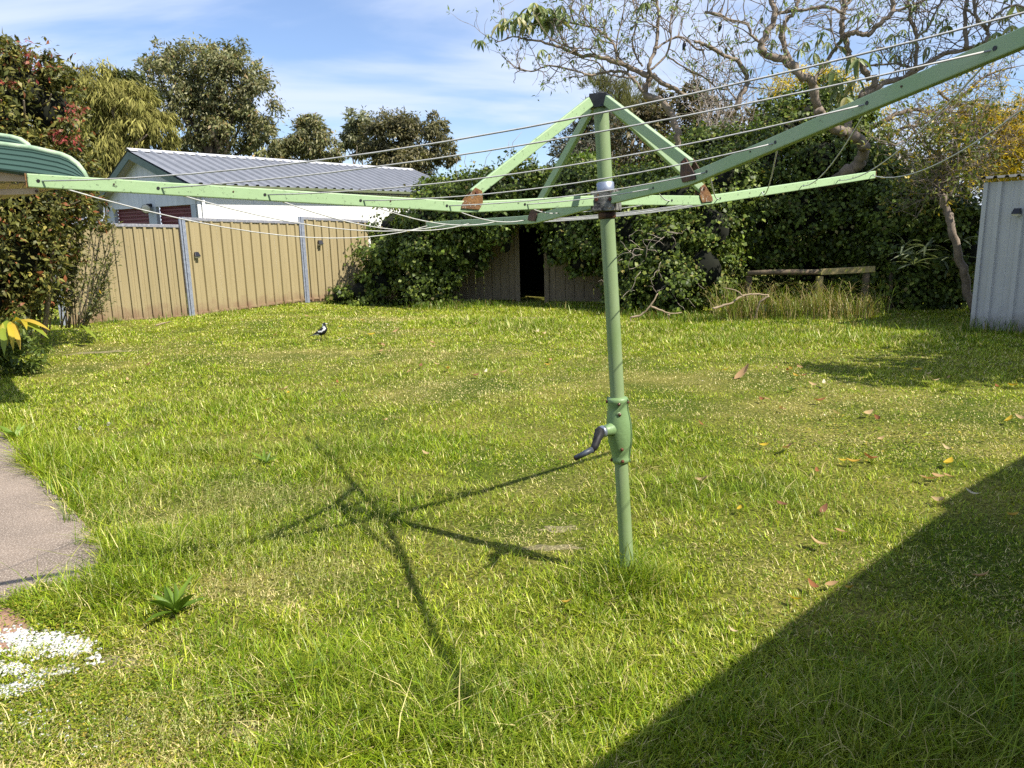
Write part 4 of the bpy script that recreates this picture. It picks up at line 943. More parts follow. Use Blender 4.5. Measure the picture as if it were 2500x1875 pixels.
# ------------------------------------------------------------------ twisted bare trees on the right
z5 = lambda x, y: (1100 + x / 3.16, y / 3.16)
z6 = lambda x, y: (1750 + x / 2.949, y / 2.949)
zc = lambda x, y: (2050 + x / 4.74, 350 + y / 4.74)
def smoothpath(pts, sub=4):
    out = []
    n = len(pts)
    for i in range(n - 1):
        p0, p1, p2, p3 = pts[max(i - 1, 0)], pts[i], pts[i + 1], pts[min(i + 2, n - 1)]
        for j in range(sub):
            t = j / sub
            out.append(.5 * ((2 * p1) + (p2 - p0) * t + (2 * p0 - 5 * p1 + 4 * p2 - p3) * t * t + (3 * p1 - p0 - 3 * p2 + p3) * t ** 3))
    out.append(pts[-1]); return out
def branch(mb, conv, zpts, w0, w1, sc, Y, dY=.25, seed=0, sites=None, yo=None):
    """zpts in zoomed photo coordinates, w in zoomed px; depth wanders by dY"""
    r_ = random.Random(seed); k = pxm(Y) / sc / 2; pts = []; y = 0
    for i, (x, yy) in enumerate(zpts):
        y += r_.uniform(-dY, dY) * (0 if i == 0 else 1); pts.append(at(*conv(x, yy), Y + y + (yo[min(i, len(yo) - 1)] if yo else 0)))
    P = smoothpath(pts, 5); n = len(P); wm = (w0 + w1) / 2 * k
    P = [q + Vector((r_.gauss(0, 1), r_.gauss(0, 1), r_.gauss(0, 1))) * min(wm * .28, .016) for q in P]
    mb.tube(P, [(w0 + (w1 - w0) * i / (n - 1)) * k * r_.uniform(.86, 1.16) for i in range(n)], 9)
    if sites is not None:
        for i in range(1, n): sites.append((P[i], (P[i] - P[i - 1]).normalized(), (w0 + (w1 - w0) * i / (n - 1)) * k))
    return P
def twig(mb, p, d, L, r, lvl, tips, upb=.25):
    pts = [p]; q = p.copy(); dd = d.copy(); n = 5
    for i in range(n):
        dd = (dd + Vector((rnd.gauss(0, .28), rnd.gauss(0, .22), rnd.gauss(0, .22) + upb * .35))).normalized(); q = q + dd * (L / n); pts.append(q.copy())
    mb.tube(pts, [r * (1 - .13 * i) for i in range(n + 1)], 5 if lvl else 4, False)
    tips.append((pts[-1], dd))
    if lvl > 0:
        for i in range(2, n + 1):
            for _ in range(1 if rnd.random() < .75 else 2):
                s = Vector((rnd.gauss(0, 1), rnd.gauss(0, .8), rnd.gauss(.1, .8))).normalized()
                twig(mb, pts[i], (dd * .5 + s).normalized(), L * rnd.uniform(.35, .65), r * .55, lvl - 1, tips, upb)
# big soft leaf used one by one
def big_leaf_mesh(name, L, W, colr, curl=.25, fold=.18):
    n = 6; V = []; C = []
    for i in range(n + 1):
        t = i / n; w = W / 2 * (math.sin(math.pi * min(1, t * .97 + .03)) ** .75) * (1 - .25 * t); z = -curl * L * t * t
        V += [(-w, L * t, z + w * fold * 2), (0, L * t, z), (w, L * t, z + w * fold * 2)]
    F = []
    for i in range(n):
        for j in range(2):
            a = i * 3 + j; F.append((a, a + 1, a + 4, a + 3))
    c = np.tile(np.array(colr), (len(V), 1))
    return np_mesh(name, np.array(V), np.array(F), c, True)
TOB = [big_leaf_mesh('leaf', 1, .30, c, cu) for c, cu in (((.27, .32, .14), .3), ((.18, .235, .085), .5), ((.37, .41, .21), .2), ((.12, .165, .055), .45), ((.38, .35, .16), .4))]
def put_leaf(parent, meshes, p, d, L, name='leaf', mat='leaf'):
    me = meshes[rnd.randrange(len(meshes))]
    o = bpy.data.objects.new(name, me)
    if len(me.materials) == 0: me.materials.append(MT[mat])
    y = d.normalized(); x = y.cross(Vector((rnd.gauss(0, .3), rnd.gauss(0, .3), 1))).normalized(); z = x.cross(y)
    m = Matrix((x, y, z)).transposed().to_4x4() @ Matrix.Diagonal((L, L, L, 1)); m.translation = p
    col.objects.link(o); o.parent = parent
    o.matrix_parent_inverse = Matrix.Translation(parent.location).inverted(); o.matrix_basis = m
    return o
def rosette(parent, p, n, L, meshes=None, droop=.5, mat='leaf'):
    for i in range(n):
        a = 2 * math.pi * (i + rnd.random() * .6) / n
        d = Vector((math.cos(a), math.sin(a) * .8, -droop * rnd.uniform(.3, 1.6)))
        put_leaf(parent, meshes or TOB, p + d * .01, d, L * rnd.uniform(.6, 1.2), 'leaf', mat)

def tip_leaves(parent, tips, frac=.42, k=5):
    sel = [t for t in tips if rnd.random() < frac]
    P = np.array([t[0][:] for t in sel for _ in range(k)]) + rng.standard_normal((len(sel) * k, 3)) * .03; n = len(P); LL = .10 * rng.uniform(.5, 1.4, n)
    link('foliage', np_mesh('foliage', *leaves(P, unit(n) + np.array([0, 0, -.25]), unit(n) * .6 + np.array([0, 0, 1]), LL, LL * .3, pick([(.19, .25, .085, 3), (.12, .17, .05, 2), (.28, .33, .14, 1.5)], n))), MT['leaf'], parent)
T1 = empty('tobacco_tree', at(*z5(1745, 1020), 14.6).xyz, 'spreading half-bare tree with a leafy tuft, left of the twisted trunk', 'tree', 'half-bare twisted trees')
mb = MB(); sites = []; Y1 = 14.6
B5 = [([(1760, 1200), (1745, 1020), (1690, 860), (1620, 770), (1500, 730), (1505, 680), (1540, 600), (1535, 560)], 46, 44),
      ([(1540, 590), (1530, 500), (1580, 380), (1600, 220), (1605, 80), (1570, -60)], 30, 20), ([(1530, 590), (1400, 530), (1290, 480), (1140, 440), (1000, 430), (900, 390), (760, 340), (600, 300), (480, 290), (350, 330)], 40, 7),
      ([(1480, 710), (1400, 600), (1340, 555), (1210, 555), (1080, 580), (960, 545), (760, 510), (620, 550), (500, 520), (400, 430)], 24, 6),
      ([(1290, 480), (1260, 340), (1180, 260), (1090, 210), (960, 180), (850, 170), (700, 130)], 20, 9), ([(1450, 590), (1360, 600), (1220, 570), (1130, 480), (1000, 440), (940, 330)], 16, 6),
      ([(1545, 540), (1660, 430), (1700, 300), (1690, 200), (1740, 60), (1760, -40)], 17, 9), ([(1560, 585), (1650, 650), (1740, 690), (1830, 740)], 36, 26),
      ([(1340, 500), (1295, 430), (1280, 330), (1330, 120), (1350, -30)], 14, 8), ([(1480, 510), (1440, 450), (1400, 330), (1440, 140), (1390, -30)], 14, 8), ([(1260, 340), (1150, 300), (1080, 200), (1100, -20)], 13, 7),
      ([(1000, 430), (900, 350), (870, 330), (830, 200), (800, 100)], 12, 6), ([(1600, 220), (1520, 170), (1450, 90), (1430, -30)], 11, 6), ([(1580, 380), (1650, 330), (1730, 290), (1810, 300), (1900, 380), (1960, 380)], 15, 14),
      ([(1680, 440), (1800, 520), (1960, 600), (2060, 680), (2150, 690)], 13, 11), ([(1140, 440), (1060, 380), (960, 370), (870, 350), (760, 300)], 12, 6), ([(960, 180), (930, 90), (950, -20)], 13, 8), ([(1090, 210), (1030, 120), (1000, -20)], 10, 6)]
for i, (z, w0, w1) in enumerate(B5): branch(mb, z5, z, w0, w1, 3.16, Y1, .12, 100 + i, sites)
tips1 = []
cand = [s for s in sites if s[2] < .035]
for i in range(150):
    p, d, r = rnd.choice(cand); s = Vector((rnd.gauss(0, .8), rnd.gauss(0, .7), rnd.gauss(.25, .7))).normalized()
    twig(mb, p, (d * .4 + s).normalized(), rnd.uniform(.3, .8), min(.010, r * .8), 1 if rnd.random() < .75 else 0, tips1)
mb.build('branches', MT['bark'], T1, True)
tip_leaves(T1, tips1)
Y1n = Y1 - .1
for (x, y, n, L) in ((640, 20, 8, .24), (720, 90, 8, .26), (560, 100, 8, .24), (800, 110, 8, .26), (460, 160, 7, .22), (740, 170, 8, .26), (860, 40, 8, .22), (620, 190, 6, .24), (600, 60, 8, .24), (680, 40, 9, .26), (520, 130, 8, .24), (590, 160, 9, .27), (700, 130, 9, .28), (780, 150, 10, .28), (850, 170, 8, .26), (880, 100, 8, .24), (760, 60, 9, .26), (650, 110, 9, .26), (420, 140, 7, .22), (380, 180, 7, .22), (500, 90, 7, .2), (820, 60, 8, .24), (240, 310, 8, .20), (290, 260, 6, .14), (190, 300, 5, .14), (700, 380, 6, .16), (680, 430, 5, .15), (760, 410, 6, .15), (950, 460, 6, .14), (1130, 300, 6, .15), (1340, 300, 6, .14), (1250, 50, 4, .2), (1040, 30, 4, .2), (1220, 420, 6, .10), (1500, 20, 6, .18), (1430, 190, 5, .15), (1180, 140, 6, .13), (1700, 40, 5, .15), (1520, 10, 5, .2), (1260, 460, 4, .12)):
    rosette(T1, at(*z5(x, y), Y1n + rnd.uniform(-.25, .25)), n, L * 1.08, droop=.75)

T2 = empty('tobacco_tree', at(*z6(880, 1265), 14.0).xyz, 'thick twisted grey trunk rising from the ivy with forking bare branches', 'tree', 'half-bare twisted trees')
mb = MB(); sites = []; Y2 = 14.0
B6 = [([(640, 1480), (680, 1390), (800, 1330), (900, 1260), (1000, 1195), (1060, 1090), (1035, 1010), (940, 955), (860, 925), (770, 850), (735, 790)], 86, 58),
      ([(735, 800), (720, 740), (690, 600), (600, 540), (510, 450), (340, 380), (320, 320), (390, 180), (420, 90), (390, 0), (380, -80)], 62, 30), ([(545, 480), (470, 260), (500, 150), (570, 60), (590, -60)], 36, 24),
      ([(930, 960), (950, 860), (1060, 680), (1130, 600), (1040, 480), (950, 400), (920, 280), (900, 150), (920, 50), (890, -60)], 56, 30), ([(920, 260), (1000, 235), (1090, 240), (1180, 160), (1270, 80), (1250, -60)], 34, 26),
      ([(1030, 710), (1200, 605), (1330, 570), (1450, 500), (1600, 410), (1800, 350), (1950, 310), (2100, 260), (2300, 200)], 40, 18), ([(1330, 570), (1420, 480), (1440, 260), (1390, 120), (1380, -50)], 28, 22), ([(1800, 345), (1790, 200), (1800, -50)], 30, 24),
      ([(1940, 310), (1945, 220), (1870, 130), (1850, -50)], 26, 20), ([(-80, 90), (0, 100), (110, 150), (220, 170), (250, 250), (330, 330)], 18, 18), ([(150, 780), (165, 700), (220, 600), (180, 470), (60, 400), (-60, 330), (-160, 300)], 40, 20), ([(420, 90), (600, 70), (800, 50), (900, 95)], 22, 18),
      ([(690, 600), (780, 460), (860, 340), (900, 280)], 26, 20), ([(1270, 80), (1400, 40), (1560, -20)], 20, 14), ([(1440, 260), (1520, 200), (1580, 80), (1640, -40)], 16, 10), ([(920, 50), (1000, -30)], 20, 16), ([(1450, 500), (1300, 460), (1120, 470), (1060, 490)], 14, 12),
      ([(1870, 130), (1800, 60)], 14, 10), ([(1940, 220), (2000, 120), (2120, 40), (2250, 60)], 18, 12), ([(860, 340), (830, 230), (780, 100), (620, 150), (700, 170)], 10, 6)]
for i, (z, w0, w1) in enumerate(B6): branch(mb, z6, z, w0, w1, 2.949, Y2, .12, 200 + i, sites, [2.2, 1.8, 1.0, .45, .15, 0] if i == 0 else None)
tips2 = []
cand = [s for s in sites if s[2] < .05 and s[0].z > 3.4]
for i in range(190):
    p, d, r = rnd.choice(cand); s = Vector((rnd.gauss(0, .8), rnd.gauss(0, .7), rnd.gauss(.25, .7))).normalized()
    twig(mb, p, (d * .4 + s).normalized(), rnd.uniform(.35, .95), min(.011, r * .6), 1 if rnd.random() < .75 else 0, tips2)
mb.build('branches', MT['bark'], T2, True)
tip_leaves(T2, tips2)
for (x, y, n, L) in ((760, 230, 7, .15), (740, 280, 6, .15), (640, 300, 7, .15), (800, 300, 7, .15), (880, 330, 6, .16), (600, 350, 7, .18), (700, 380, 6, .2), (980, 400, 6, .26), (1020, 420, 5, .28), (840, 500, 6, .30), (900, 560, 6, .34), (1000, 560, 5, .32), (860, 660, 5, .34), (930, 700, 5, .3), (1130, 380, 4, .26), (1020, 90, 6, .17), (1090, 120, 6, .16), (1260, 240, 6, .16), (1340, 210, 6, .17), (1230, 270, 6, .14), (1290, 390, 5, .18), (1520, 330, 4, .22), (1660, 180, 4, .22), (1640, 140, 4, .18), (1440, 30, 5, .2), (1600, 440, 5, .16), (220, 350, 6, .15), (440, 170, 6, .17), (500, 190, 5, .16), (400, 280, 5, .16), (250, 490, 5, .12), (1900, 300, 6, .18), (2010, 230, 7, .18), (2120, 180, 7, .18), (2150, 30, 6, .3), (2060, 120, 6, .16), (1990, 280, 6, .18), (1570, 470, 4, .14), (760, 420, 5, .24), (820, 580, 4, .3)):
    rosette(T2, at(*z6(x, y), Y2 + rnd.uniform(-.3, .2)), n, L * 1.12, droop=.8)
for zf, x, y, L in ((z5, 1803, 335, .16), (z5, 2080, 190, .17), (z5, 1560, 1, .05)):
    p = at(*zf(x, y - 20), Y1 - .05); mb = MB(); mb.tube([p, p + Vector((.01, 0, -.02)), p + Vector((.0, 0, -L * .5)), p + Vector((-.015, 0, -L * .85)), p + Vector((-.03, 0, -L))], [.006, .028, .036, .02, .006], 8); mb.build('seed_pod', MT['solarblack'], T1, True)

# pale dead twigs between the two trees
dead = empty('dead_shrub', at(1790, 560, 17.5).xyz, 'pale dead twiggy shrub between the two half-bare trees', 'shrub')
mb = MB(); tp = []
for i in range(30):
    p = at(rnd.uniform(1710, 1850), rnd.uniform(330, 420), 17.5 + rnd.uniform(-.4, .4)); twig(mb, p, Vector((rnd.gauss(0, .25), 0, 1)).normalized(), rnd.uniform(.9, 2.4), .012, 1, tp, .5)
mb.build('twigs', MT['barkpale'], dead, True)

# leaning trunk by the shed
T3 = empty('leaning_tree', at(2362, 700, 12.9).xyz, 'thin leaning grey trunk forking above the ivy beside the cream shed', 'tree')
mb = MB(); sites = []; Y3 = 12.6
for i, (z, w0, w1) in enumerate([([(1560, 1950), (1470, 1640), (1390, 1330), (1300, 1010), (1230, 750), (1175, 610)], 100, 76), ([(1175, 620), (1140, 560), (1130, 480), (1150, 300), (1160, 150), (1140, 0), (1120, -250)], 46, 22), ([(1220, 640), (1250, 540), (1270, 450), (1290, 310), (1390, 270), (1480, 230)], 34, 14), ([(1190, 620), (1180, 480), (1230, 330), (1310, 160), (1430, 60)], 26, 14), ([(1300, 690), (1220, 600), (1150, 500), (1140, 380)], 20, 14), ([(1120, 580), (1050, 540), (980, 500)], 22, 12), ([(1150, 150), (1060, 60), (960, -60), (900, -180)], 24, 14), ([(1150, 100), (1300, 20), (1450, -60), (1700, -200)], 24, 14), ([(1140, 0), (1200, -200), (1280, -400)], 20, 10), ([(960, -60), (800, -60), (640, 20), (540, 10)], 18, 10), ([(1450, -60), (1640, -100), (1900, -160)], 16, 8)]):
    branch(mb, zc, z, w0, w1, 4.74, Y3, .10, 300 + i, sites)
tp = []; cand = [s for s in sites if s[2] < .03]
for i in range(110):
    p, d, r = rnd.choice(cand); s = Vector((rnd.gauss(0, 1), rnd.gauss(0, .7), rnd.gauss(.1, .7))).normalized(); twig(mb, p, (d * .3 + s).normalized(), rnd.uniform(.25, .8), .008, 1, tp)
mb.build('trunk', MT['bark'], T3, True)
P = np.array([t[0][:] for t in tp for _ in range(4)]) + rng.standard_normal((len(tp) * 4, 3)) * .05; n = len(P); LL = .09 * rng.uniform(.6, 1.3, n)
link('foliage', np_mesh('foliage', *leaves(P, unit(n) + np.array([0, 0, -.4]), unit(n) + np.array([0, 0, .6]), LL, LL * .4, pick([(.13, .16, .03, 2), (.2, .22, .05, 1), (.4, .3, .04, .6)], n))), MT['leaf'], T3)

# yellow tree
YEL = [(.66, .47, .035, 4), (.54, .38, .03, 2), (.40, .34, .05, 1.5), (.74, .56, .10, 1.2)]
T4 = empty('yellow_tree', at(2450, 700, 17).xyz, 'yellow-leaved tree with fine feathery foliage above the cream shed', 'tree')
lb4 = [lobe(2440, 380, 17, 56, 40), lobe(2480, 330, 17, 60, 60), lobe(2500, 400, 17, 60, 50), lobe(2540, 290, 17, 80, 80), lobe(2440, 300, 17, 44, 30), lobe(2330, 300, 17, 40, 20), lobe(2380, 280, 17, 50, 26), lobe(2400, 420, 17, 40, 22)]
foliage('crown', lb4, 'matte', T4, 420, 17000, .12, .18, YEL + [(.32, .34, .08, 2.5)], droop=.5, clump_r=.26, shell=(.3, 1))
mb = MB(); sites = []
for i, (cv, z, w0, w1) in enumerate([(zc, [(1510, 900), (1500, 530), (1500, 330), (1520, 130), (1560, -60)], 34, 20), (z6, [(1100, 1100), (1180, 1040), (1290, 950), (1420, 900), (1530, 880)], 34, 16), (z6, [(1100, 930), (1260, 840), (1420, 790), (1560, 830), (1640, 800)], 40, 16), (z6, [(1500, 1160), (1580, 1100), (1700, 1040), (1830, 990), (1930, 900)], 24, 12), (z6, [(1400, 900), (1480, 1040), (1530, 1110)], 18, 12), (z6, [(1600, 660), (1640, 700), (1760, 760), (1900, 700)], 20, 10), (z6, [(1600, 830), (1800, 660), (1950, 540), (2150, 480)], 20, 10), (z6, [(1820, 1100), (1930, 1040), (2050, 900), (2150, 800)], 18, 9), (z6, [(1700, 1200), (1900, 1080), (2100, 1050), (2250, 1030)], 14, 8)]):
    branch(mb, cv, z, w0, w1, 4.74 if cv is zc else 2.949, 16.5, .15, 400 + i, sites)
tp = []
for i in range(230):
    p, d, r = rnd.choice(sites); s = Vector((rnd.gauss(.25, 1), rnd.gauss(0, .7), rnd.gauss(.0, .6))).normalized(); twig(mb, p, (d * .3 + s).normalized(), rnd.uniform(.4, 1.1), .008, 1, tp, .05)
mb.build('branches', MT['bark'], T4, True)
sel = [t for t in tp if rnd.random() < .30]
P = np.array([t[0][:] for t in sel for _ in range(6)]) + rng.standard_normal((len(sel) * 6, 3)) * .07; n = len(P); LL = .1 * rng.uniform(.6, 1.3, n)
link('loose_foliage', np_mesh('loose_foliage', *leaves(P, unit(n) + np.array([0, 0, -.3]), unit(n), LL, LL * .2, pick(YEL + [(.2, .22, .05, 3)], n))), MT['matte'], T4)
T5 = empty('yellow_tree', at(2020, 560, 19).xyz, 'yellow foliage peeping out behind the tall ivy mass', 'tree')
foliage('crown', [lobe(2010, 200, 19, 50, 26), lobe(2060, 215, 19, 40, 40), lobe(1905, 215, 19, 42, 24), lobe(2165, 300, 19, 22, 50), lobe(2170, 380, 19, 18, 50), lobe(2130, 230, 19, 40, 26), lobe(1950, 190, 19, 36, 22)], 'matte', T5, 150, 3800, .12, .18, YEL + [(.3, .33, .08, 3)], droop=.3, clump_r=.35, shell=(.2, 1))
mb = MB(); trunk_to(mb, at(2030, 640, 19), [at(2010, 200, 19), at(2160, 300, 19), at(1905, 215, 19), at(2170, 380, 19)], .1, 7); mb.build('trunk', MT['bark'], T5, True)

# ------------------------------------------------------------------ old timber rail with long grass
rail = empty('timber_rail', at(2000, 775, 13.3).xyz, 'low mossy timber rail on posts overgrown with dry grass', 'rail fence')
a, b, c = at(1825, 667, 13.5), at(2003, 664, 13.25), at(2133, 657, 13.15)
mb = MB(); mb.tube([a, a.lerp(b, .3) + Vector((0, 0, .012)), a.lerp(b, .7), b], [.042, .046, .05, .046], 9); mb.build('round_rail', MT['timberdk'], rail, True)
mb = MB(); mb.beam(b + Vector((.0, 0, .0)), c + Vector((.02, 0, 0)), .055, .105); mb.build('flat_rail', MT['timber'], rail, False, .006)
for q, w, zt in ((b, .10, b.z - .075), (c + Vector((-.10, .03, 0)), .09, c.z - .07), (a + Vector((.05, .05, 0)), .09, a.z - .06)):
    mb = MB(); mb.beam(Vector((q.x, q.y + .02, -.15)), Vector((q.x, q.y + .02, zt)), w, .09, (0, 1, 0)); mb.build('post', MT['timber' if q is b else 'timberdk'], rail, False, .006)
pc = at(2175, 665, 13.8); pb = at(2172, 790, 13.8)
st = empty('timber_stake', pb.xyz, 'thin weathered stake standing right of the timber rail', 'stake')
mb = MB(); mb.beam(Vector((pb.x, pb.y, -.1)), pc, .05, .05, (0, 1, 0)); mb.build('stake', MT['timberdk'], st, False, .004)
tray = empty('green_tray', at(2000, 760, 13.6).xyz, 'faded teal plastic edging low behind the timber rail', 'edging')
mb = MB(); p, q = at(1815, 752, 13.75), at(1900, 752, 13.7); mb.beam(p, q, .02, .12); mb.build('edging_board', surf('teal_plastic', (.03, .10, .10), .5), tray, False, .004)
mb = MB(); p, q = at(2010, 755, 13.6), at(2125, 752, 13.55); mb.beam(p, q, .02, .12); mb.build('edging_board', surf('pale_teal_plastic', (.18, .36, .31), .5, 0, (.1, .2, .18), 9, .8), tray, False, .004)

# dead fallen branch
br = empty('fallen_branch', at(1860, 790, 12.4).xyz, 'bare crooked dead branch lying at the hedge foot left of the timber rail', 'branch')
mb = MB(); z7 = lambda x, y: (1700 + x / 2.765, 500 + y / 2.765)
for z, w0, w1 in (([(110, 700), (170, 685), (250, 655), (310, 615), (400, 605), (490, 610)], 16, 10), ([(490, 612), (430, 660), (412, 710), (400, 750), (375, 805)], 13, 9), ([(310, 615), (270, 580), (180, 560)], 10, 6)): branch(mb, z7, z, w0, w1, 2.765, 12.5, .05, 5)
mb.build('stick', MT['stick'], br, True)
br2 = empty('fallen_branch', at(1600, 790, 12.9).xyz, 'small forked dead twig at the foot of the ivy beside the hoist pole', 'branch')
mb = MB(); z4 = lambda x, y: (1100 + x / 2.766, 200 + y / 2.766)
for z, w0, w1 in (([(1215, 1590), (1290, 1570), (1350, 1510), (1400, 1430)], 16, 8), ([(1350, 1515), (1420, 1540), (1480, 1565), (1560, 1558)], 15, 8), ([(1475, 1565), (1475, 1600), (1480, 1640)], 16, 8), ([(1215, 1590), (1220, 1650)], 10, 7)): branch(mb, z4, z, w0, w1, 2.766, 13.0, .05, 9)
mb.build('stick', MT['stick'], br2, True)

# strappy plant beneath the leaning trunk
sp = empty('strappy_plant', at(2235, 700, 12.9).xyz, 'strappy plant with grey-green arching leaves under the leaning trunk', 'plant')
STR = [big_leaf_mesh('strap_leaf', 1, .11, c, .55, .3) for c in ((.16, .19, .11), (.10, .125, .06), (.24, .27, .16), (.07, .09, .04))]
for (x, y, n) in ((880, 1290, 13), (860, 1410, 12), (760, 1180, 6), (1320, 1330, 6), (1000, 1200, 7), (1420, 1120, 5), (1260, 1480, 6)):
    p = at(*zc(x, y), 12.75 + rnd.uniform(-.2, .2))
    for i in range(n):
        a = rnd.uniform(0, 2 * math.pi); put_leaf(sp, STR, p, Vector((math.cos(a), math.sin(a) * .7 - .2, rnd.uniform(.1, .9))), rnd.uniform(.25, .48), 'leaf')

# yellowing ginger plant at the left edge
gi = empty('ginger_plant', at(-10, 890, 8.9).xyz, 'low plant with long yellowing leaves at the left edge', 'plant')
GIN = [big_leaf_mesh('ginger_leaf', 1, .17, c, .45, .2) for c in ((.46, .36, .03), (.36, .34, .04), (.22, .28, .03), (.52, .36, .05))]
z2 = lambda x, y: (x / 3.318, 400 + y / 3.318)
for (x0, y0), (x1, y1) in (((90, 1280), (60, 1480)), ((80, 1280), (170, 1450)), ((100, 1275), (220, 1370)), ((160, 1280), (340, 1390)), ((150, 1275), (345, 1340)), ((60, 1270), (10, 1480)), ((20, 1290), (40, 1480)), ((120, 1270), (270, 1300)), ((0, 1280), (-60, 1470)), ((70, 1290), (115, 1490)), ((-60, 1290), (-120, 1450)), ((-30, 1290), (20, 1400)), ((180, 1290), (300, 1390))):
    p, q = at(*z2(x0, y0), 8.9 + rnd.uniform(-.1, .1)), at(*z2(x1, y1 - 30), 8.7 + rnd.uniform(-.25, .1)); d = q - p; put_leaf(gi, GIN, p, d + Vector((0, 0, .12)), d.length * 1.05, 'leaf')
p = at(640 / 3.318, 400 + 1310 / 3.318, 11.2)
for (x1, y1) in ((755, 1390), (690, 1360), (730, 1350)):
    q = at(*z2(x1, y1), 11.0); d = q - p; put_leaf(gi, GIN[2:3], p, d + Vector((0, 0, .1)), d.length * 1.05, 'leaf')
foliage('low_foliage', [lobe(0, 850, 9.0, 60, 40), lobe(60, 880, 9.2, 50, 30), lobe(-60, 870, 8.9, 60, 40), lobe(110, 850, 9.6, 40, 30), lobe(30, 820, 9.3, 50, 40)], 'leaf', gi, 90, 2600, .09, .3, [(.09, .13, .02, 3), (.15, .19, .03, 2), (.05, .08, .015, 2)], droop=.2, shell=(.2, 1))

# ------------------------------------------------------------------ the house behind the camera (casts the big shadow, out of frame)
def eave(px, py, z):
    s = gnd(px, py); return Vector((s.x + SUN.x / SUN.z * z, s.y + SUN.y / SUN.z * z, z))
ZEV = 2.55
e0, e1 = eave(1545, 1875, ZEV), eave(2362, 1250, ZEV)
ed = (e1 - e0).normalized(); en = Vector((ed.y, -ed.x, 0))
if en.x < 0: en = -en
house = empty('house', (e0 + en * 3 - ed * 2).xyz, 'brick house behind the viewer whose eave shades the right corner', 'house')
ha, hb_ = e0 - ed * 9, e1
mb = MB(); mb.prism([ha, hb_, hb_ + en * 5, ha + en * 5], (0, 0, .12)); mb.build('eave', MT['roofgrey'], house)
f0, f1 = eave(2330, 1240, ZEV), eave(2500, 1140, ZEV); fd = (f1 - f0).normalized(); hc = f0 + fd * 3.0
mb = MB(); mb.prism([f0 + Vector((0, 0, .004)), hc + Vector((0, 0, .004)), hc + en * 4.5 + Vector((0, 0, .004)), hb_ + en * 4.5 + Vector((0, 0, .004)), hb_ + Vector((0, 0, .004))], (0, 0, .11)); mb.build('eave', MT['roofgrey'], house)
w0 = ha + en * .55; w1 = hb_ + en * .55 - ed * .2
mb = MB(); mb.hexa([Vector((w0.x, w0.y, -.1)), Vector((w1.x, w1.y, -.1)), Vector(((w1 + en * .12).x, (w1 + en * .12).y, -.1)), Vector(((w0 + en * .12).x, (w0 + en * .12).y, -.1)), Vector((w0.x, w0.y, ZEV - .004)), Vector((w1.x, w1.y, ZEV - .004)), Vector(((w1 + en * .12).x, (w1 + en * .12).y, ZEV - .004)), Vector(((w0 + en * .12).x, (w0 + en * .12).y, ZEV - .004))])
mb.build('wall', MT['brick'], house)
r0_, r1_ = ha + en * 2.6 + Vector((0, 0, .9)), hb_ + en * 2.6 - ed * .3 + Vector((0, 0, .9))
mb = MB(); mb.add([ha + Vector((0, 0, .122)), hb_ + Vector((0, 0, .122)), r1_, r0_, ha + en * 5 + Vector((0, 0, .122)), hb_ + en * 5 + Vector((0, 0, .122))], [(0, 1, 2, 3), (3, 2, 5, 4), (0, 3, 4), (1, 5, 2)]); mb.build('roof', MT['roofgrey'], house)
# tree out of frame on the right, shading the lawn before the shed
def shade(px, py, z, r):
    s = gnd(px, py); return (s.x + SUN.x / SUN.z * z, s.y + SUN.y / SUN.z * z, z, r, r * .6)
lbs = [shade(2120, 915, 4.2, .6), shade(2250, 905, 4.4, .8), shade(2400, 890, 4.4, .95), shade(2520, 880, 4.5, 1.1), shade(2380, 845, 4.6, .8), shade(2480, 825, 4.5, .9), shade(2600, 860, 4.4, 1.1), shade(2030, 900, 4.1, .4)]
tree('shade_tree', 'leafy tree just outside the right edge shading the lawn', lbs, (10.4, 5.6, 0), .16, 'leaf', 'bark', 300, 8500, .17, .45, [(.08, .11, .03, 2), (.12, .15, .04, 1)], None, 14, shell=(.1, 1.05), clump_r=.42)
def shade3(px, py, Y, t, r):
    p = at(px, py, Y) + SUN * t; return (p.x, p.y, p.z, r, r * .8)
lbs = [shade3(2000, 590, 15.0, 8.2, .8), shade3(1880, 600, 15.0, 8.2, .7), shade3(2090, 560, 14.8, 8.3, .9), shade3(2170, 580, 14.0, 8.4, .9), shade3(2260, 610, 13.6, 8.2, .8), shade3(2330, 640, 13.4, 8.0, .7), shade3(1960, 520, 15.0, 8.2, .6), shade3(2200, 690, 13.8, 8, .8), shade3(2060, 690, 14.5, 8, .7)]
tree('shade_tree', 'tall unseen tree added on the right to shade the hedge behind the rail', lbs, (11.2, 9.6, 0), .2, 'leaf', 'bark', 300, 9500, .17, .45, [(.08, .11, .03, 2), (.12, .15, .04, 1)], None, 14, shell=(.1, 1), clump_r=.36)  # unseen crown added and shaped so its shadow darkens the hedge

# ------------------------------------------------------------------ magpie
mag0 = gnd(781, 832); MK = pxm(11.53) / 20.74 * 1.12
mp_e = Vector((mag0.x, mag0.y, gz(mag0.x, mag0.y) + .03))
secs = [(535, 1152, 10, 24), (600, 1125, 13, 32), (680, 1092, 20, 40), (760, 1062, 32, 48), (860, 1030, 62, 62), (960, 1005, 95, 90), (1060, 975, 128, 116), (1150, 935, 150, 130), (1230, 885, 158, 128), (1295, 815, 140, 112), (1318, 745, 112, 92), (1312, 690, 92, 78), (1302, 645, 82, 70), (1300, 605, 80, 68), (1318, 572, 68, 60), (1345, 560, 50, 46), (1368, 562, 34, 30), (1385, 564, 27, 20), (1430, 566, 21, 15), (1480, 571, 13, 10), (1515, 578, 5, 5)]
def s3(x, y, l=0): return Vector(((x - 1050) * MK, l * MK, (1240 - y) * MK))
ctr = [Vector((x, y, 0)) for x, y, _, _ in secs]
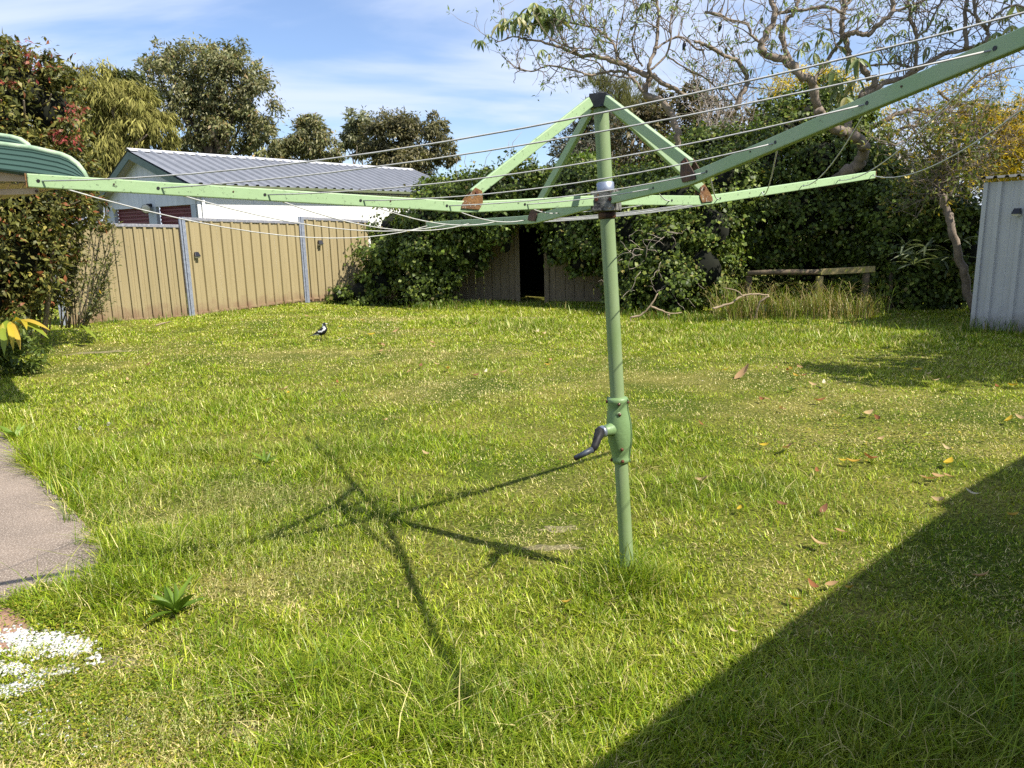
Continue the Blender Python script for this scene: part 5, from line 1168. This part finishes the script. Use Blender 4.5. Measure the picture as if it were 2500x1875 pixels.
P = smoothpath([Vector((a, b, 0)) for a, b, _, _ in secs], 3); rv = smoothpath([Vector((c, d, 0)) for _, _, c, d in secs], 3)
n = 20; V = []; C = []
for i, q in enumerate(P):
    d = (P[min(i + 1, len(P) - 1)] - P[max(i - 1, 0)]).normalized(); nn = Vector((-d.y, d.x, 0)); ra, rb = rv[i].x, rv[i].y
    for k in range(n):
        a = 2 * math.pi * k / n; w = q + nn * math.cos(a) * ra; l = math.sin(a) * rb
        V.append(tuple(s3(w.x, w.y, l))); x, y = w.x, w.y
        def seg(ax, ay, bx, by):
            t = max(0, min(1, ((x - ax) * (bx - ax) + (y - ay) * (by - ay)) / ((bx - ax) ** 2 + (by - ay) ** 2))); return math.hypot(x - ax - t * (bx - ax), y - ay - t * (by - ay))
        white = seg(1235, 600, 1240, 700) < 40 or seg(1240, 690, 1330, 710) < 34 or (abs(l) > 40 and (seg(1060, 905, 1230, 890) < 26 or seg(1230, 885, 1370, 770) < 38)) or (y > 1015 and 700 < x < 1070 and i < 24 and (y > P[i].y + ra * .15))
        if q.x > 1380 and i > len(P) - 15: c = (.62, .62, .52) if x < 1475 else (.06, .06, .07)
        else: c = (.82, .82, .80) if white else (.012, .012, .016)
        C.append(c)
Fq = [(i * n + k, i * n + (k + 1) % n, i * n + n + (k + 1) % n, i * n + n + k) for i in range(len(P) - 1) for k in range(n)]
lb_ = MB()
for (x0, y0, x1, y1, l) in ((1150, 1060, 1128, 1232, -45), (1235, 1020, 1290, 1110, 45), (1290, 1110, 1320, 1232, 45)):
    lb_.tube([s3(x0, y0, l), s3((x0 + x1) / 2, (y0 + y1) / 2, l), s3(x1, y1, l)], [.011 if y0 < 1100 else .004, .006 if y0 < 1100 else .004, .004], 6)
for fx, l in ((1128, -45), (1320, 45)):
    for dx_, dl in ((60, 0), (45, 30), (45, -30), (-40, 0)): lb_.tube([s3(fx, 1230, l), s3(fx + dx_, 1236, l + dl)], [.0035, .002], 5)
nb = len(V); V += lb_.v; C += [(.015, .015, .017)] * len(lb_.v); tri = []
for f in Fq: tri += [(f[0], f[1], f[2]), (f[0], f[2], f[3])]
for f in lb_.f:
    for j in range(1, len(f) - 1): tri.append((f[0] + nb, f[j] + nb, f[j + 1] + nb))
mag = empty('magpie', mp_e, 'black and white magpie standing on the lawn facing right', 'magpie', rot=(0, 0, R(-8)))
o = bpy.data.objects.new('body', np_mesh('body', np.array(V), np.array(tri), np.array(C), True)); o.data.materials.append(MT['plumage']); col.objects.link(o); o.parent = mag

# ------------------------------------------------------------------ grass
HBX, HBY = HB.x, HB.y
edge_np = np.array([(q.x, q.y) for q in pv])
def dist_poly(x, y, P):
    d = np.full(len(x), 1e9)
    for i in range(len(P) - 1):
        ax, ay = P[i]; bx, by = P[i + 1]; t = np.clip(((x - ax) * (bx - ax) + (y - ay) * (by - ay)) / ((bx - ax) ** 2 + (by - ay) ** 2 + 1e-9), 0, 1)
        d = np.minimum(d, np.hypot(x - ax - t * (bx - ax), y - ay - t * (by - ay)))
    return d
def gblob(px, py, rx, ry):
    g = gnd(px, py); return (g.x, g.y, rx, ry)
LUSH = [gblob(*a) for a in ((230, 1120, .9, .6), (330, 1200, .9, .5), (480, 1330, .7, .5), (750, 1180, .6, .5), (900, 1240, .5, .4), (800, 1700, .8, .4), (950, 1100, .7, .5), (1050, 1080, .6, .4), (1560, 1080, .5, .4), (2350, 1750, .7, .4), (1150, 1750, .7, .3), (1520, 1450, .35, .25), (1900, 830, 2.2, .8), (2150, 830, 2.0, .8), (1700, 800, 1.3, .7), (600, 1000, 1.2, .8), (1300, 800, 1.2, .8), (1150, 790, 1.2, .6), (480, 720, 1.0, .5), (700, 740, 1.2, .6), (300, 1450, .4, .3), (1750, 1200, .8, .7))]
DRY = [gblob(*a) for a in ((1250, 1300, .35, .22), (1370, 1270, .22, .12), (1350, 1330, .2, .1), (1500, 930, 1.3, .6), (1100, 950, 1.4, .8), (1700, 930, 1.2, .5), (2200, 1070, 1.2, .6), (2400, 1020, 1.3, .5), (250, 860, 1.0, .4), (200, 900, .8, .4), (700, 870, 1.3, .7), (1000, 870, 1.5, .8), (320, 1270, .35, .25), (580, 1200, .4, .25), (1380, 1180, .5, .3), (560, 1790, .3, .14), (290, 1620, .2, .12), (1250, 780, .5, .2), (1850, 1000, .9, .4), (900, 780, 1.5, .4), (350, 1780, .5, .3), (600, 1430, .3, .2))]
BARE = [gblob(*a) for a in ((1345, 1337, .17, .07), (1365, 1290, .16, .06), (1230, 1287, .18, .045), (270, 1610, .10, .06), (330, 1650, .08, .05), (1290, 778, .35, .18), (240, 865, .4, .14), (210, 895, .3, .1), (1560, 935, .5, .14), (700, 868, .6, .1), (580, 1800, .08, .04), (530, 1860, .10, .04), (110, 1568, .17, .07), (170, 1582, .10, .06), (30, 1640, .15, .05), (20, 1692, .12, .05), (40, 1560, .15, .06), (590, 1775, .10, .05), (450, 1840, .10, .04), (380, 1700, .07, .04))]
def field(x, y, B):
    s = np.zeros(len(x))
    for cx, cy, rx, ry in B: s = np.maximum(s, np.exp(-(((x - cx) / rx) ** 2 + ((y - cy) / ry) ** 2) * 1.2))
    return s
def blades(n, y0, y1, segs, wpx, clumped=.82):
    # sample the lawn more thickly nearby: about constant number per row of the picture
    u = rng.random(n); y = 1.0 / (1 / y0 + u * (1 / y1 - 1 / y0)) if segs > 1 else y0 + (y1 - y0) * u ** 1.0
    half = .70 * y + 1.0
    x = rng.uniform(-1, 1, n) * half
    nc = int(n * clumped); k = 14
    ci = (np.arange(nc) // k) * k                              # tufts of k blades
    tr_ = .016 + .007 * y[ci]
    ox = rng.standard_normal(nc); oy = rng.standard_normal(nc)
    x[:nc] = x[ci] + ox * tr_; y[:nc] = y[ci] + oy * tr_
    lush = field(x, y, LUSH); dry = field(x, y, DRY); bare = field(x, y, BARE)
    n1 = fbm(x * .9, y * .9, 21, 4); n2 = fbm(x * 3.1 + 5, y * 3.1, 33, 3); n3 = fbm(x * 9, y * 9, 41, 2)
    dp = dist_poly(x, y, edge_np); inp = inside(POLY_PATH, x, y); ins = inside(POLY_SOIL, x, y)
    keep = ~(inp & (dp > .015 + .075 * rng.random(n) ** 2 * (.3 + n3))) & ~(ins & (rng.random(n) > .06)) & (rng.random(n) > bare * .86) & (y > 1.2) & (y < 16.8)
    lushf = np.clip(lush * .9 + (n1 - .5) * 1.5 + (n2 - .5) * .7 - dry * .5 + .12, 0, 1)
    dryf = np.clip(dry * .95 * (.55 + .9 * n2) + (.46 - n1) * 1.3 + (n3 - .5) * .5 - lush * .4, 0, 1)
    nearp = np.exp(-dp / .22) * (y > 1.5)
    pole = np.exp(-((x - HBX) ** 2 + (y - HBY) ** 2) / .10 ** 2 / 2)
    back = sstep(11.5, 14, y) * sstep(-4.2, -1.0, x); leftlow = sstep(.5, -1.2, x - .2) * sstep(3.6, 2.4, y)
    h = (.019 + .019 * lushf + .016 * n2 * lushf) * rng.uniform(.5, 1.5, n)
    h = h * (1 + 1.9 * nearp + 2.3 * pole + .9 * leftlow * rng.random(n) + .5 * back + .7 * lush * rng.random(n))
    tall = rng.random(n) < .012 + .02 * lush + .05 * nearp + .03 * leftlow
    h = np.where(tall, h * rng.uniform(1.6, 2.6, n), h)
    h = h * (1 - .4 * dryf); cf = rng.uniform(.6, 1.5, n); cf[:nc] = cf[ci]; cb = np.clip(rng.normal(1, .22, n), .5, 1.6); cb[:nc] = cb[ci]
    h = np.minimum(h * cf, .38)
    phi = rng.uniform(0, 2 * np.pi, n)
    phi[:nc] = np.arctan2(oy, ox) + rng.normal(0, .7, nc)
    lean = rng.uniform(.3, 2.4, n)
    # colours
    g1 = np.array([.125, .225, .008]); g2 = np.array([.30, .375, .016]); g3 = np.array([.48, .47, .07]); st = np.array([.68, .60, .25]); st2 = np.array([.56, .44, .22])
    t = np.clip(rng.normal(.45, .3, n) + (n1 - .5) * .8 + (n2 - .5) * .6, 0, 1)[:, None]
    c = np.where(t < .5, g1 + (g2 - g1) * t * 2, g2 + (g3 - g2) * (t - .5) * 2)
    dk = np.clip(lush * .55 + (n1 - .52) * 2.2 + (n2 - .5) * .8, 0, 1)[:, None]
    c = c * (1 - dk * .42) * (1 + dk * np.array([-.16, .03, 0]))
    isdry = rng.random(n) < np.clip(.09 + .95 * dryf + .08 * sstep(5, 9, y), 0, .9)
    c = np.where(isdry[:, None], st * (1 - n3[:, None] * .6) + st2 * n3[:, None] * .6, c) * rng.uniform(.75, 1.25, (n, 1)) * cb[:, None]
    x, y, h, phi, lean, c, tall = (a[keep] for a in (x, y, h, phi, lean, c, tall)); n = len(x)
    lean = np.where(isdry[keep], lean * 1.5, lean)
    dist = np.hypot(x, y); w = np.maximum(.0042, wpx * dist / 752.0) * rng.uniform(.7, 1.3, n)
    z = ground_z(x, y) - .004
    dxy = np.stack([np.cos(phi), np.sin(phi)], 1); sx = np.stack([-np.sin(phi), np.cos(phi)], 1)
    B0 = np.stack([x, y, z], 1)
    S = np.concatenate([sx, np.zeros((n, 1))], 1) * w[:, None] / 2; Dv = np.concatenate([dxy, np.zeros((n, 1))], 1); Up = np.array([0, 0, 1.0])
    hz = h / np.sqrt(1 + (lean * .7) ** 2); hl = hz * lean
    tip = B0 + Dv * hl[:, None] + Up * hz[:, None]
    if segs == 1:
        V = np.stack([B0 - S, B0 + S, tip], 1).reshape(-1, 3); F = np.arange(n * 3).reshape(-1, 3); C = np.repeat(c, 3, 0)
    else:
        mid = B0 + Dv * (hl * .30)[:, None] + Up * (hz * .58)[:, None]
        V = np.stack([B0 - S, B0 + S, mid + S * .8, mid - S * .8, tip], 1).reshape(-1, 3)
        b = np.arange(n)[:, None] * 5; F = np.concatenate([b + np.array([[0, 1, 2]]), b + np.array([[0, 2, 3]]), b + np.array([[3, 2, 4]])], 0); C = np.repeat(c, 5, 0)
    return V, F, C
def make_grass(name, label, *a, **k):
    o = link(name, np_mesh(name, *blades(*a, **k)), MT['grass']); return tag(o, label, 'grass', None, 'stuff')
make_grass('lawn_grass', 'uneven sunlit lawn of green and straw blades around the hoist', 430000, 1.25, 5.6, 3, .68)
make_grass('lawn_grass', 'short far lawn reaching to the hedge and fences', 535000, 4.9, 16.8, 1, .95)
# tall tufts: rail, hedge foot, fence foot, shed foot, pole foot
def tufts(name, label, spots, pal, parent=None, seg=5):
    V = []; Fs = []; C = []; b = 0
    for (x, y, zb, n, spread, h0, h1, drp, w) in spots:
        for i in range(n):
            px_, py_ = x + rnd.gauss(0, spread), y + rnd.gauss(0, spread * .6); h = rnd.uniform(h0, h1); a = rnd.uniform(0, 2 * math.pi); le = rnd.uniform(.1, .8) * h
            z0 = zb + gz(px_, py_); sxv = (-math.sin(a) * w / 2, math.cos(a) * w / 2)
            c = pick(pal, 1)[0]
            for j in range(seg + 1):
                t = j / seg; ww = (1 - t * .95); ox = math.cos(a) * le * t ** 1.6; oy = math.sin(a) * le * t ** 1.6; oz = h * (t - drp * t ** 3)
                V += [(px_ + ox - sxv[0] * ww, py_ + oy - sxv[1] * ww, z0 + oz), (px_ + ox + sxv[0] * ww, py_ + oy + sxv[1] * ww, z0 + oz)]; C += [c, c]
            Fs += [(b + 2 * j, b + 2 * j + 1, b + 2 * j + 3, b + 2 * j + 2) for j in range(seg)]; b += 2 * (seg + 1)
    o = link(name, np_mesh(name, np.array(V), np.array(Fs), np.array(C)), MT['grass'], parent)
    return tag(o, label, 'grass' if parent is None else None, None, 'stuff')
GP = [(.11, .19, .015, 3), (.17, .25, .025, 2), (.07, .12, .01, 2), (.38, .30, .11, 1)]
DP = [(.44, .36, .17, 2.4), (.30, .22, .10, 1.5), (.20, .26, .03, 3), (.12, .18, .02, 2)]
sp_r = []
for i in range(80):
    u = rnd.random(); q = at(1760 + 380 * u, 770, 12.9 + rnd.uniform(-.3, .4)); sp_r.append((q.x, q.y, 0, 24, .12, .3, 1.2 if rnd.random() < .4 else .8, .5, .012))
tufts('long_grass', 'tall dry and green grass growing through the timber rail', sp_r, DP)
sp_h = []
for i in range(170):
    u = rnd.random(); px_ = 1000 + 760 * u; Yd = 16.4 - 3.2 * sstep(1250, 1700, np.array([px_]))[0]; q = at(px_, 700, Yd - .2 + rnd.uniform(-.5, .2))
    if 1255 < px_ < 1340 and rnd.random() < .8: continue
    sp_h.append((q.x, q.y, 0, 14, .13, .10, .32, .45, .010))
for i in range(90):
    q = at(rnd.uniform(1750, 2420), 780, rnd.uniform(10.8, 13.0)); sp_h.append((q.x, q.y, 0, 14, .12, .08, .22, .45, .010))
for i in range(46):
    u = rnd.random(); a = Vector((*FPXY[0], 0)).lerp(Vector((*FPXY[1], 0)), u) if i % 3 == 0 else (Vector((*FPXY[1], 0)).lerp(Vector((*FPXY[2], 0)), u) if i % 3 == 1 else Vector((*FPXY[2], 0)).lerp(Vector((*FPXY[3], 0)), u)); sp_h.append((a.x + .25, a.y - .2, 0, 12, .10, .06, .2, .4, .009))
for i in range(26):
    q = S0 + sdv * rnd.uniform(0, 2.0) + snv * rnd.uniform(.1, .5); sp_h.append((q.x, q.y, 0, 12, .10, .15, .42, .45, .010))
tufts('hedge_foot_grass', 'longer rank grass along the foot of the hedges, fence and shed', sp_h, GP)
sp_p = [(HBX + rnd.gauss(0, .09), HBY + rnd.gauss(-.03, .07), 0, 9, .03, .10, .32, .55, .0038) for _ in range(26)]
for (x, y, n) in ((640, 1700, 8), (880, 1660, 4), (760, 1840, 8), (520, 1600, 5), (1000, 1800, 6), (300, 1420, 6), (260, 1480, 4), (120, 1140, 5), (180, 1200, 6), (230, 1270, 7), (280, 1320, 7), (2100, 1750, 6), (2350, 1650, 5), (1800, 1750, 5), (2260, 1330, 4), (2050, 1320, 4), (1300, 1700, 5), (450, 1720, 6), (900, 1240, 5), (600, 1550, 5), (1150, 1840, 6)):
    for k in range(n):
        g = gnd(x + rnd.gauss(0, 50), y + rnd.gauss(0, 22)); sp_p.append((g.x, g.y, 0, 11, .025, .06, .20, .55, .0036))
for i in range(46):
    u = rnd.random(); a = edge[2 + int(u * 7)]; b = edge[3 + int(u * 7)]; q = a.lerp(b, rnd.random()); sp_p.append((q.x + rnd.uniform(.02, .2), q.y + rnd.uniform(-.05, .12), 0, 15, .05, .10, .24, .6, .0042))
for i in range(85):
    g = gnd(rnd.gauss(560, 200), rnd.gauss(1270, 75))
    if not inside(POLY_PATH, np.array([g.x]), np.array([g.y]))[0]: sp_p.append((g.x, g.y, 0, 12, .05, .06, .17, .6, .0034))
for i in range(40):
    g = gnd(rnd.gauss(750, 260), rnd.gauss(1740, 70)); sp_p.append((g.x, g.y, 0, 12, .04, .06, .19, .6, .0034))
tufts('grass_tuft', 'longer loose tufts standing up from the near lawn and around the hoist foot', sp_p, [(.13, .22, .013, 3), (.21, .30, .022, 3), (.085, .15, .012, 2), (.45, .38, .13, .8)])
# fine pale seed heads on the left
V = []; Fs = []; C = []; b = 0
for (cx, cy, sx_, sy_, n) in ((620, 1220, 70, 40, 260), (400, 1170, 100, 50, 260), (520, 1330, 90, 50, 260), (300, 1240, 80, 40, 150), (880, 1280, 90, 60, 200), (350, 1000, 200, 40, 360), (1100, 900, 200, 50, 300), (720, 1400, 120, 60, 300), (860, 1030, 120, 40, 180), (400, 1800, 150, 50, 220)):
    for i in range(n):
        g = gnd(cx + rnd.gauss(0, sx_), cy + rnd.gauss(0, sy_))
        if inside(POLY_PATH, np.array([g.x]), np.array([g.y]))[0]: continue
        a = rnd.uniform(0, 6.28); h = rnd.uniform(.05, .13); w = .0012 + .0001 * g.y; z = gz(g.x, g.y); lx, ly = math.cos(a) * h * .5, math.sin(a) * h * .5
        c = np.array([.42, .42, .15]) * rnd.uniform(.8, 1.2)
        V += [(g.x - w, g.y, z), (g.x + w, g.y, z), (g.x + lx, g.y + ly, z + h)]; C += [c] * 3; Fs.append((b, b + 1, b + 2)); b += 3
        for k in range(4):
            t = .7 + .1 * k; q = (g.x + lx * t, g.y + ly * t, z + h * t); a2 = rnd.uniform(0, 6.28); r = .009
            V += [q, (q[0] + math.cos(a2) * r, q[1] + math.sin(a2) * r, q[2] + r * .5), (q[0] + math.cos(a2 + .4) * r, q[1] + math.sin(a2 + .4) * r, q[2] + r * .7)]; C += [c] * 3; Fs.append((b, b + 1, b + 2)); b += 3
tag(link('seeding_grass', np_mesh('seeding_grass', np.array(V), np.array(Fs), np.array(C)), MT['grass']), 'fine pale seed heads standing over the lawn beside the path', 'grass', None, 'stuff')
# clover-like ground cover at the lower left
n = 15000; gl = [gnd(rnd.gauss(260, 190), rnd.gauss(1740, 80)) if rnd.random() < .7 else (gnd(rnd.gauss(130, 55), rnd.gauss(1490, 26)) if rnd.random() < .6 else gnd(rnd.gauss(2150, 160), rnd.gauss(1060, 40))) for _ in range(n)]
gl = [g for g in gl if g.y > 1.3]; n = len(gl)
P = np.array([(g.x, g.y, gz(g.x, g.y) + rnd.uniform(.006, .035)) for g in gl]); LL = rng.uniform(.006, .013, n) * np.clip(P[:, 1] / 2.5, 1, 2)
tag(link('ground_cover', np_mesh('ground_cover', *leaves(P, unit(n) * np.array([1, 1, .3]), unit(n) * .5 + np.array([0, 0, 1]), LL, LL * .8, pick([(.20, .25, .02, 3), (.28, .30, .03, 2), (.12, .19, .015, 2), (.42, .33, .05, .5)], n))), MT['grass']), 'low clover-like weeds covering the bare corner by the path', 'weeds', None, 'stuff')

# broad-leaved weeds
WEED = [big_leaf_mesh('weed_leaf', 1, .24, c, .25, .25) for c in ((.13, .22, .02), (.18, .28, .03), (.09, .16, .015))]
for (x, y, L, n, lab) in ((430, 1500, .15, 13, 'broad-leaved dock weed in the lawn below the path end'), (735, 1670, .10, 7, 'small upright weed with pointed leaves at the lower left'), (650, 1130, .11, 9, 'dark broad-leaved weed in the lawn near the crossing shadows'), (1930, 960, .08, 6, 'tiny leafy weed in the far lawn on the right'), (40, 1075, .16, 9, 'leafy weed clump at the far end of the path edge')):
    g = gnd(x, y); e = empty('weed', (g.x, g.y, gz(g.x, g.y)), lab, 'weed')
    for i in range(n):
        a = 2 * math.pi * i / n + rnd.random() * .5; put_leaf(e, WEED, Vector((g.x, g.y, gz(g.x, g.y) + .01)), Vector((math.cos(a), math.sin(a), rnd.uniform(.5, 1.6))), L * rnd.uniform(.7, 1.25), 'leaf', 'leaf')
# dandelion clocks
for x, y, lab in ((195, 1045, 'left one of two white dandelion clocks near the path'), (265, 1035, 'right one of two white dandelion clocks near the path')):
    g = gnd(x, y + 18); z = gz(g.x, g.y); e = empty('dandelion', (g.x, g.y, z), lab, 'dandelion')
    top = at(x, y, g.y); mb = MB(); mb.tube([Vector((g.x, g.y, z)), top], [.002, .0016], 5); mb.build('stem', MT['stick'], e)
    V = []; Fs = []; C = []; b = 0
    for d in unit(150):
        s = np.cross(d, [.3, .5, .8]); s /= np.linalg.norm(s); t_ = np.array(top[:])
        V += [t_ + d * .004 - s * .0006, t_ + d * .004 + s * .0006, t_ + d * .017 + s * .004, t_ + d * .017 - s * .004]; Fs.append((b, b + 1, b + 2, b + 3)); b += 4; C += [(.75, .74, .68)] * 4
    link('seed_head', np_mesh('seed_head', np.array(V), np.array(Fs), np.array(C)), MT['matte'], e)

# ------------------------------------------------------------------ fallen leaves
def dead_leaf(name, L, W, colr, curl, twist):
    n = 5; V = []; 
    for i in range(n + 1):
        t = i / n; w = W / 2 * math.sin(math.pi * min(.98, t * .94 + .04)) ** .8; z = .03 * L + curl * L * (t - .5) ** 2 * 2; k = twist * (t - .5)
        V += [(-w, L * (t - .5), z + w * (.5 + k)), (0, L * (t - .5), z), (w, L * (t - .5), z + w * (.5 - k))]
    F = [(i * 3 + j, i * 3 + j + 1, i * 3 + j + 4, i * 3 + j + 3) for i in range(n) for j in range(2)]
    me = np_mesh(name, np.array(V), np.array(F), np.tile(np.array(colr), (len(V), 1)), True); me.materials.append(MT['matte']); return me
TAN = [dead_leaf('tan_leaf', 1, .38, c, cu, tw) for c, cu, tw in (((.50, .36, .19), .5, .6), ((.42, .27, .14), .3, -.8), ((.58, .45, .26), .7, .3))]
BRN = [dead_leaf('brown_leaf', 1, .42, c, cu, tw) for c, cu, tw in (((.30, .13, .06), .5, .6), ((.24, .12, .07), .4, -.5))]
YLW = [dead_leaf('yellow_leaf', 1, .45, c, cu, tw) for c, cu, tw in (((.56, .40, .05), .4, .4), ((.46, .30, .06), .5, -.5))]
PAL = [dead_leaf('pale_leaf', 1, .30, (.62, .55, .40), .5, .5)]
def fallen(px, py, L, meshes, label, group, rz=None):
    g = gnd(px, py); z = gz(g.x, g.y) + .022
    o = bpy.data.objects.new('fallen_leaf', rnd.choice(meshes)); o.location = (g.x, g.y, z + .014); o.scale = (L * .85, L * .85, L * .85)
    o.rotation_euler = (rnd.gauss(0, .25), rnd.gauss(0, .25), rnd.uniform(0, 6.28) if rz is None else rz); col.objects.link(o); tag(o, label, 'leaf', group)
z8 = lambda x, y: (1700 + x / 2.765, 900 + y / 2.765)
z9 = lambda x, y: (600 + x / 2.765, 700 + y / 2.765)
single = [((855, 995), .10, BRN[1:] + TAN[:1], 'curled brown leaf on the sunlit lawn above the big shadow, mid right'), ((580, 960), .09, BRN[1:], 'dark olive-brown leaf propped in the grass left of the curled brown leaf'), ((975, 1145), .075, TAN, 'small tan leaf below the curled brown leaf near the shadow edge'), ((785, 1520), .08, BRN[:1], 'reddish brown leaf just left of the big shadow edge'), ((910, 1505), .07, TAN[1:2], 'tan leaf next to the reddish brown leaf at the shadow edge'), ((1035, 1535), .06, YLW, 'yellow leaf lying on the big shadow edge'), ((1920, 1455), .12, TAN[1:2], 'bent tan leaf inside the big shadow at lower right'), ((2125, 1035), .09, YLW[1:], 'yellow leaf inside the shadow near the right edge'), ((620, 570), .20, TAN[:2], 'long tan curled leaf mid right on the lawn'), ((455, 545), .08, YLW[:1], 'small bright yellow leaf beside the long tan curled leaf'), ((1060, 665), .12, YLW[1:], 'yellow and brown leaf right of the long tan curled leaf'), ((810, 725), .07, BRN[:1], 'small red-brown leaf below the long tan curled leaf'), ((315, 65), .30, TAN[:2], 'large tan dead leaf on the far lawn right of the hoist pole'), ((860, 140), .16, PAL, 'pale leaf on the edge of the tree shade on the right')]
for (x, y), L, ms, lab in single: fallen(*z8(x, y), L, ms, lab, None)
single2 = [(1040, 1118, .085, TAN, 'tan leaf alone in the lawn left of the crank handle'), (1370, 1135, .05, BRN, 'tiny brown leaf close to the crank handle shadow'), (1385, 1490, .06, YLW, 'yellow leaf in the lawn below left of the hoist foot'), (1785, 1560, .05, TAN, 'small tan leaf in the sunlit lawn below the hoist foot on the right'), (838, 962, .08, PAL, 'single white-ish leaf on the mid lawn below the magpie'), (312, 935, .12, TAN[:1], 'pair-like long tan leaf on the left lawn'), (940, 1035, .09, TAN, 'tan leaf among the greener grass below the white-ish leaf'), (740, 1706, .07, YLW[1:], 'yellow-orange leaf at the foot of the small upright weed'), (365, 898, .10, BRN[1:], 'dark leaf on the left lawn beyond the path'), (828, 838, .16, PAL, 'long pale leaf on the lawn just right of the magpie')]
for x, y, L, ms, lab in single2: fallen(x, y, L, ms, lab, None)
pts = [(1970, 320), (1020, 320), (850, 345), (790, 250), (420, 240), (930, 420), (905, 410), (955, 400), (980, 460), (915, 460), (1265, 400), (1265, 430), (1550, 270), (1070, 350), (1130, 315), (1290, 545), (1365, 580), (1110, 590), (1180, 555), (1620, 605), (1550, 630), (1865, 600), (1740, 605), (1960, 320), (2010, 335), (2060, 355), (2145, 585), (2050, 515), (2040, 550), (1895, 475), (620, 660), (290, 740), (260, 720), (150, 790), (200, 355), (740, 380), (700, 370), (1430, 265), (960, 280), (1015, 300), (640, 290), (1660, 245)]
for x, y in pts: fallen(*z9(x, y), rnd.uniform(.07, .16), rnd.choice((TAN, TAN, TAN, BRN, PAL, YLW)), 'dry tan or brown leaf scattered over the middle of the lawn', 'leaves scattered over the middle lawn')
pts = [(30, 110), (200, 30), (450, 15), (540, 20), (610, 40), (640, 30), (700, 20), (720, 80), (670, 80), (780, 140), (450, 240), (480, 235), (570, 300), (590, 305), (830, 250), (870, 350), (950, 335), (1150, 335), (1230, 365), (1440, 410), (1240, 500), (1690, 565), (1700, 670), (1700, 760), (1620, 760), (1560, 780), (1650, 930), (2190, 365), (2110, 380), (1560, 60), (1700, 80), (1490, 30), (1600, 110), (2130, 140), (2030, 150), (25, 400), (290, 990), (50, 790), (1240, 195), (990, 655), (1170, 640), (815, 1230), (660, 1610), (1860, 885)]
for x, y in pts: fallen(*z8(x, y), rnd.uniform(.06, .14), rnd.choice((TAN, TAN, TAN, BRN, YLW, PAL)), 'dry tan or yellow leaf scattered over the right side of the lawn', 'leaves scattered over the right lawn')
# thin pale stick on the left lawn
e = empty('lawn_stick', gnd(402, 806).xyz, 'pale stick lying on the lawn in front of the tan fence', 'stick')
p, q = gnd(383, 811), gnd(420, 801); mb = MB(); mb.tube([p + Vector((0, 0, .12)), p.lerp(q, .5) + Vector((0, 0, .125)), q + Vector((0, 0, .12))], [.012, .012, .008], 6); mb.build('stick', MT['stick'], e, True)
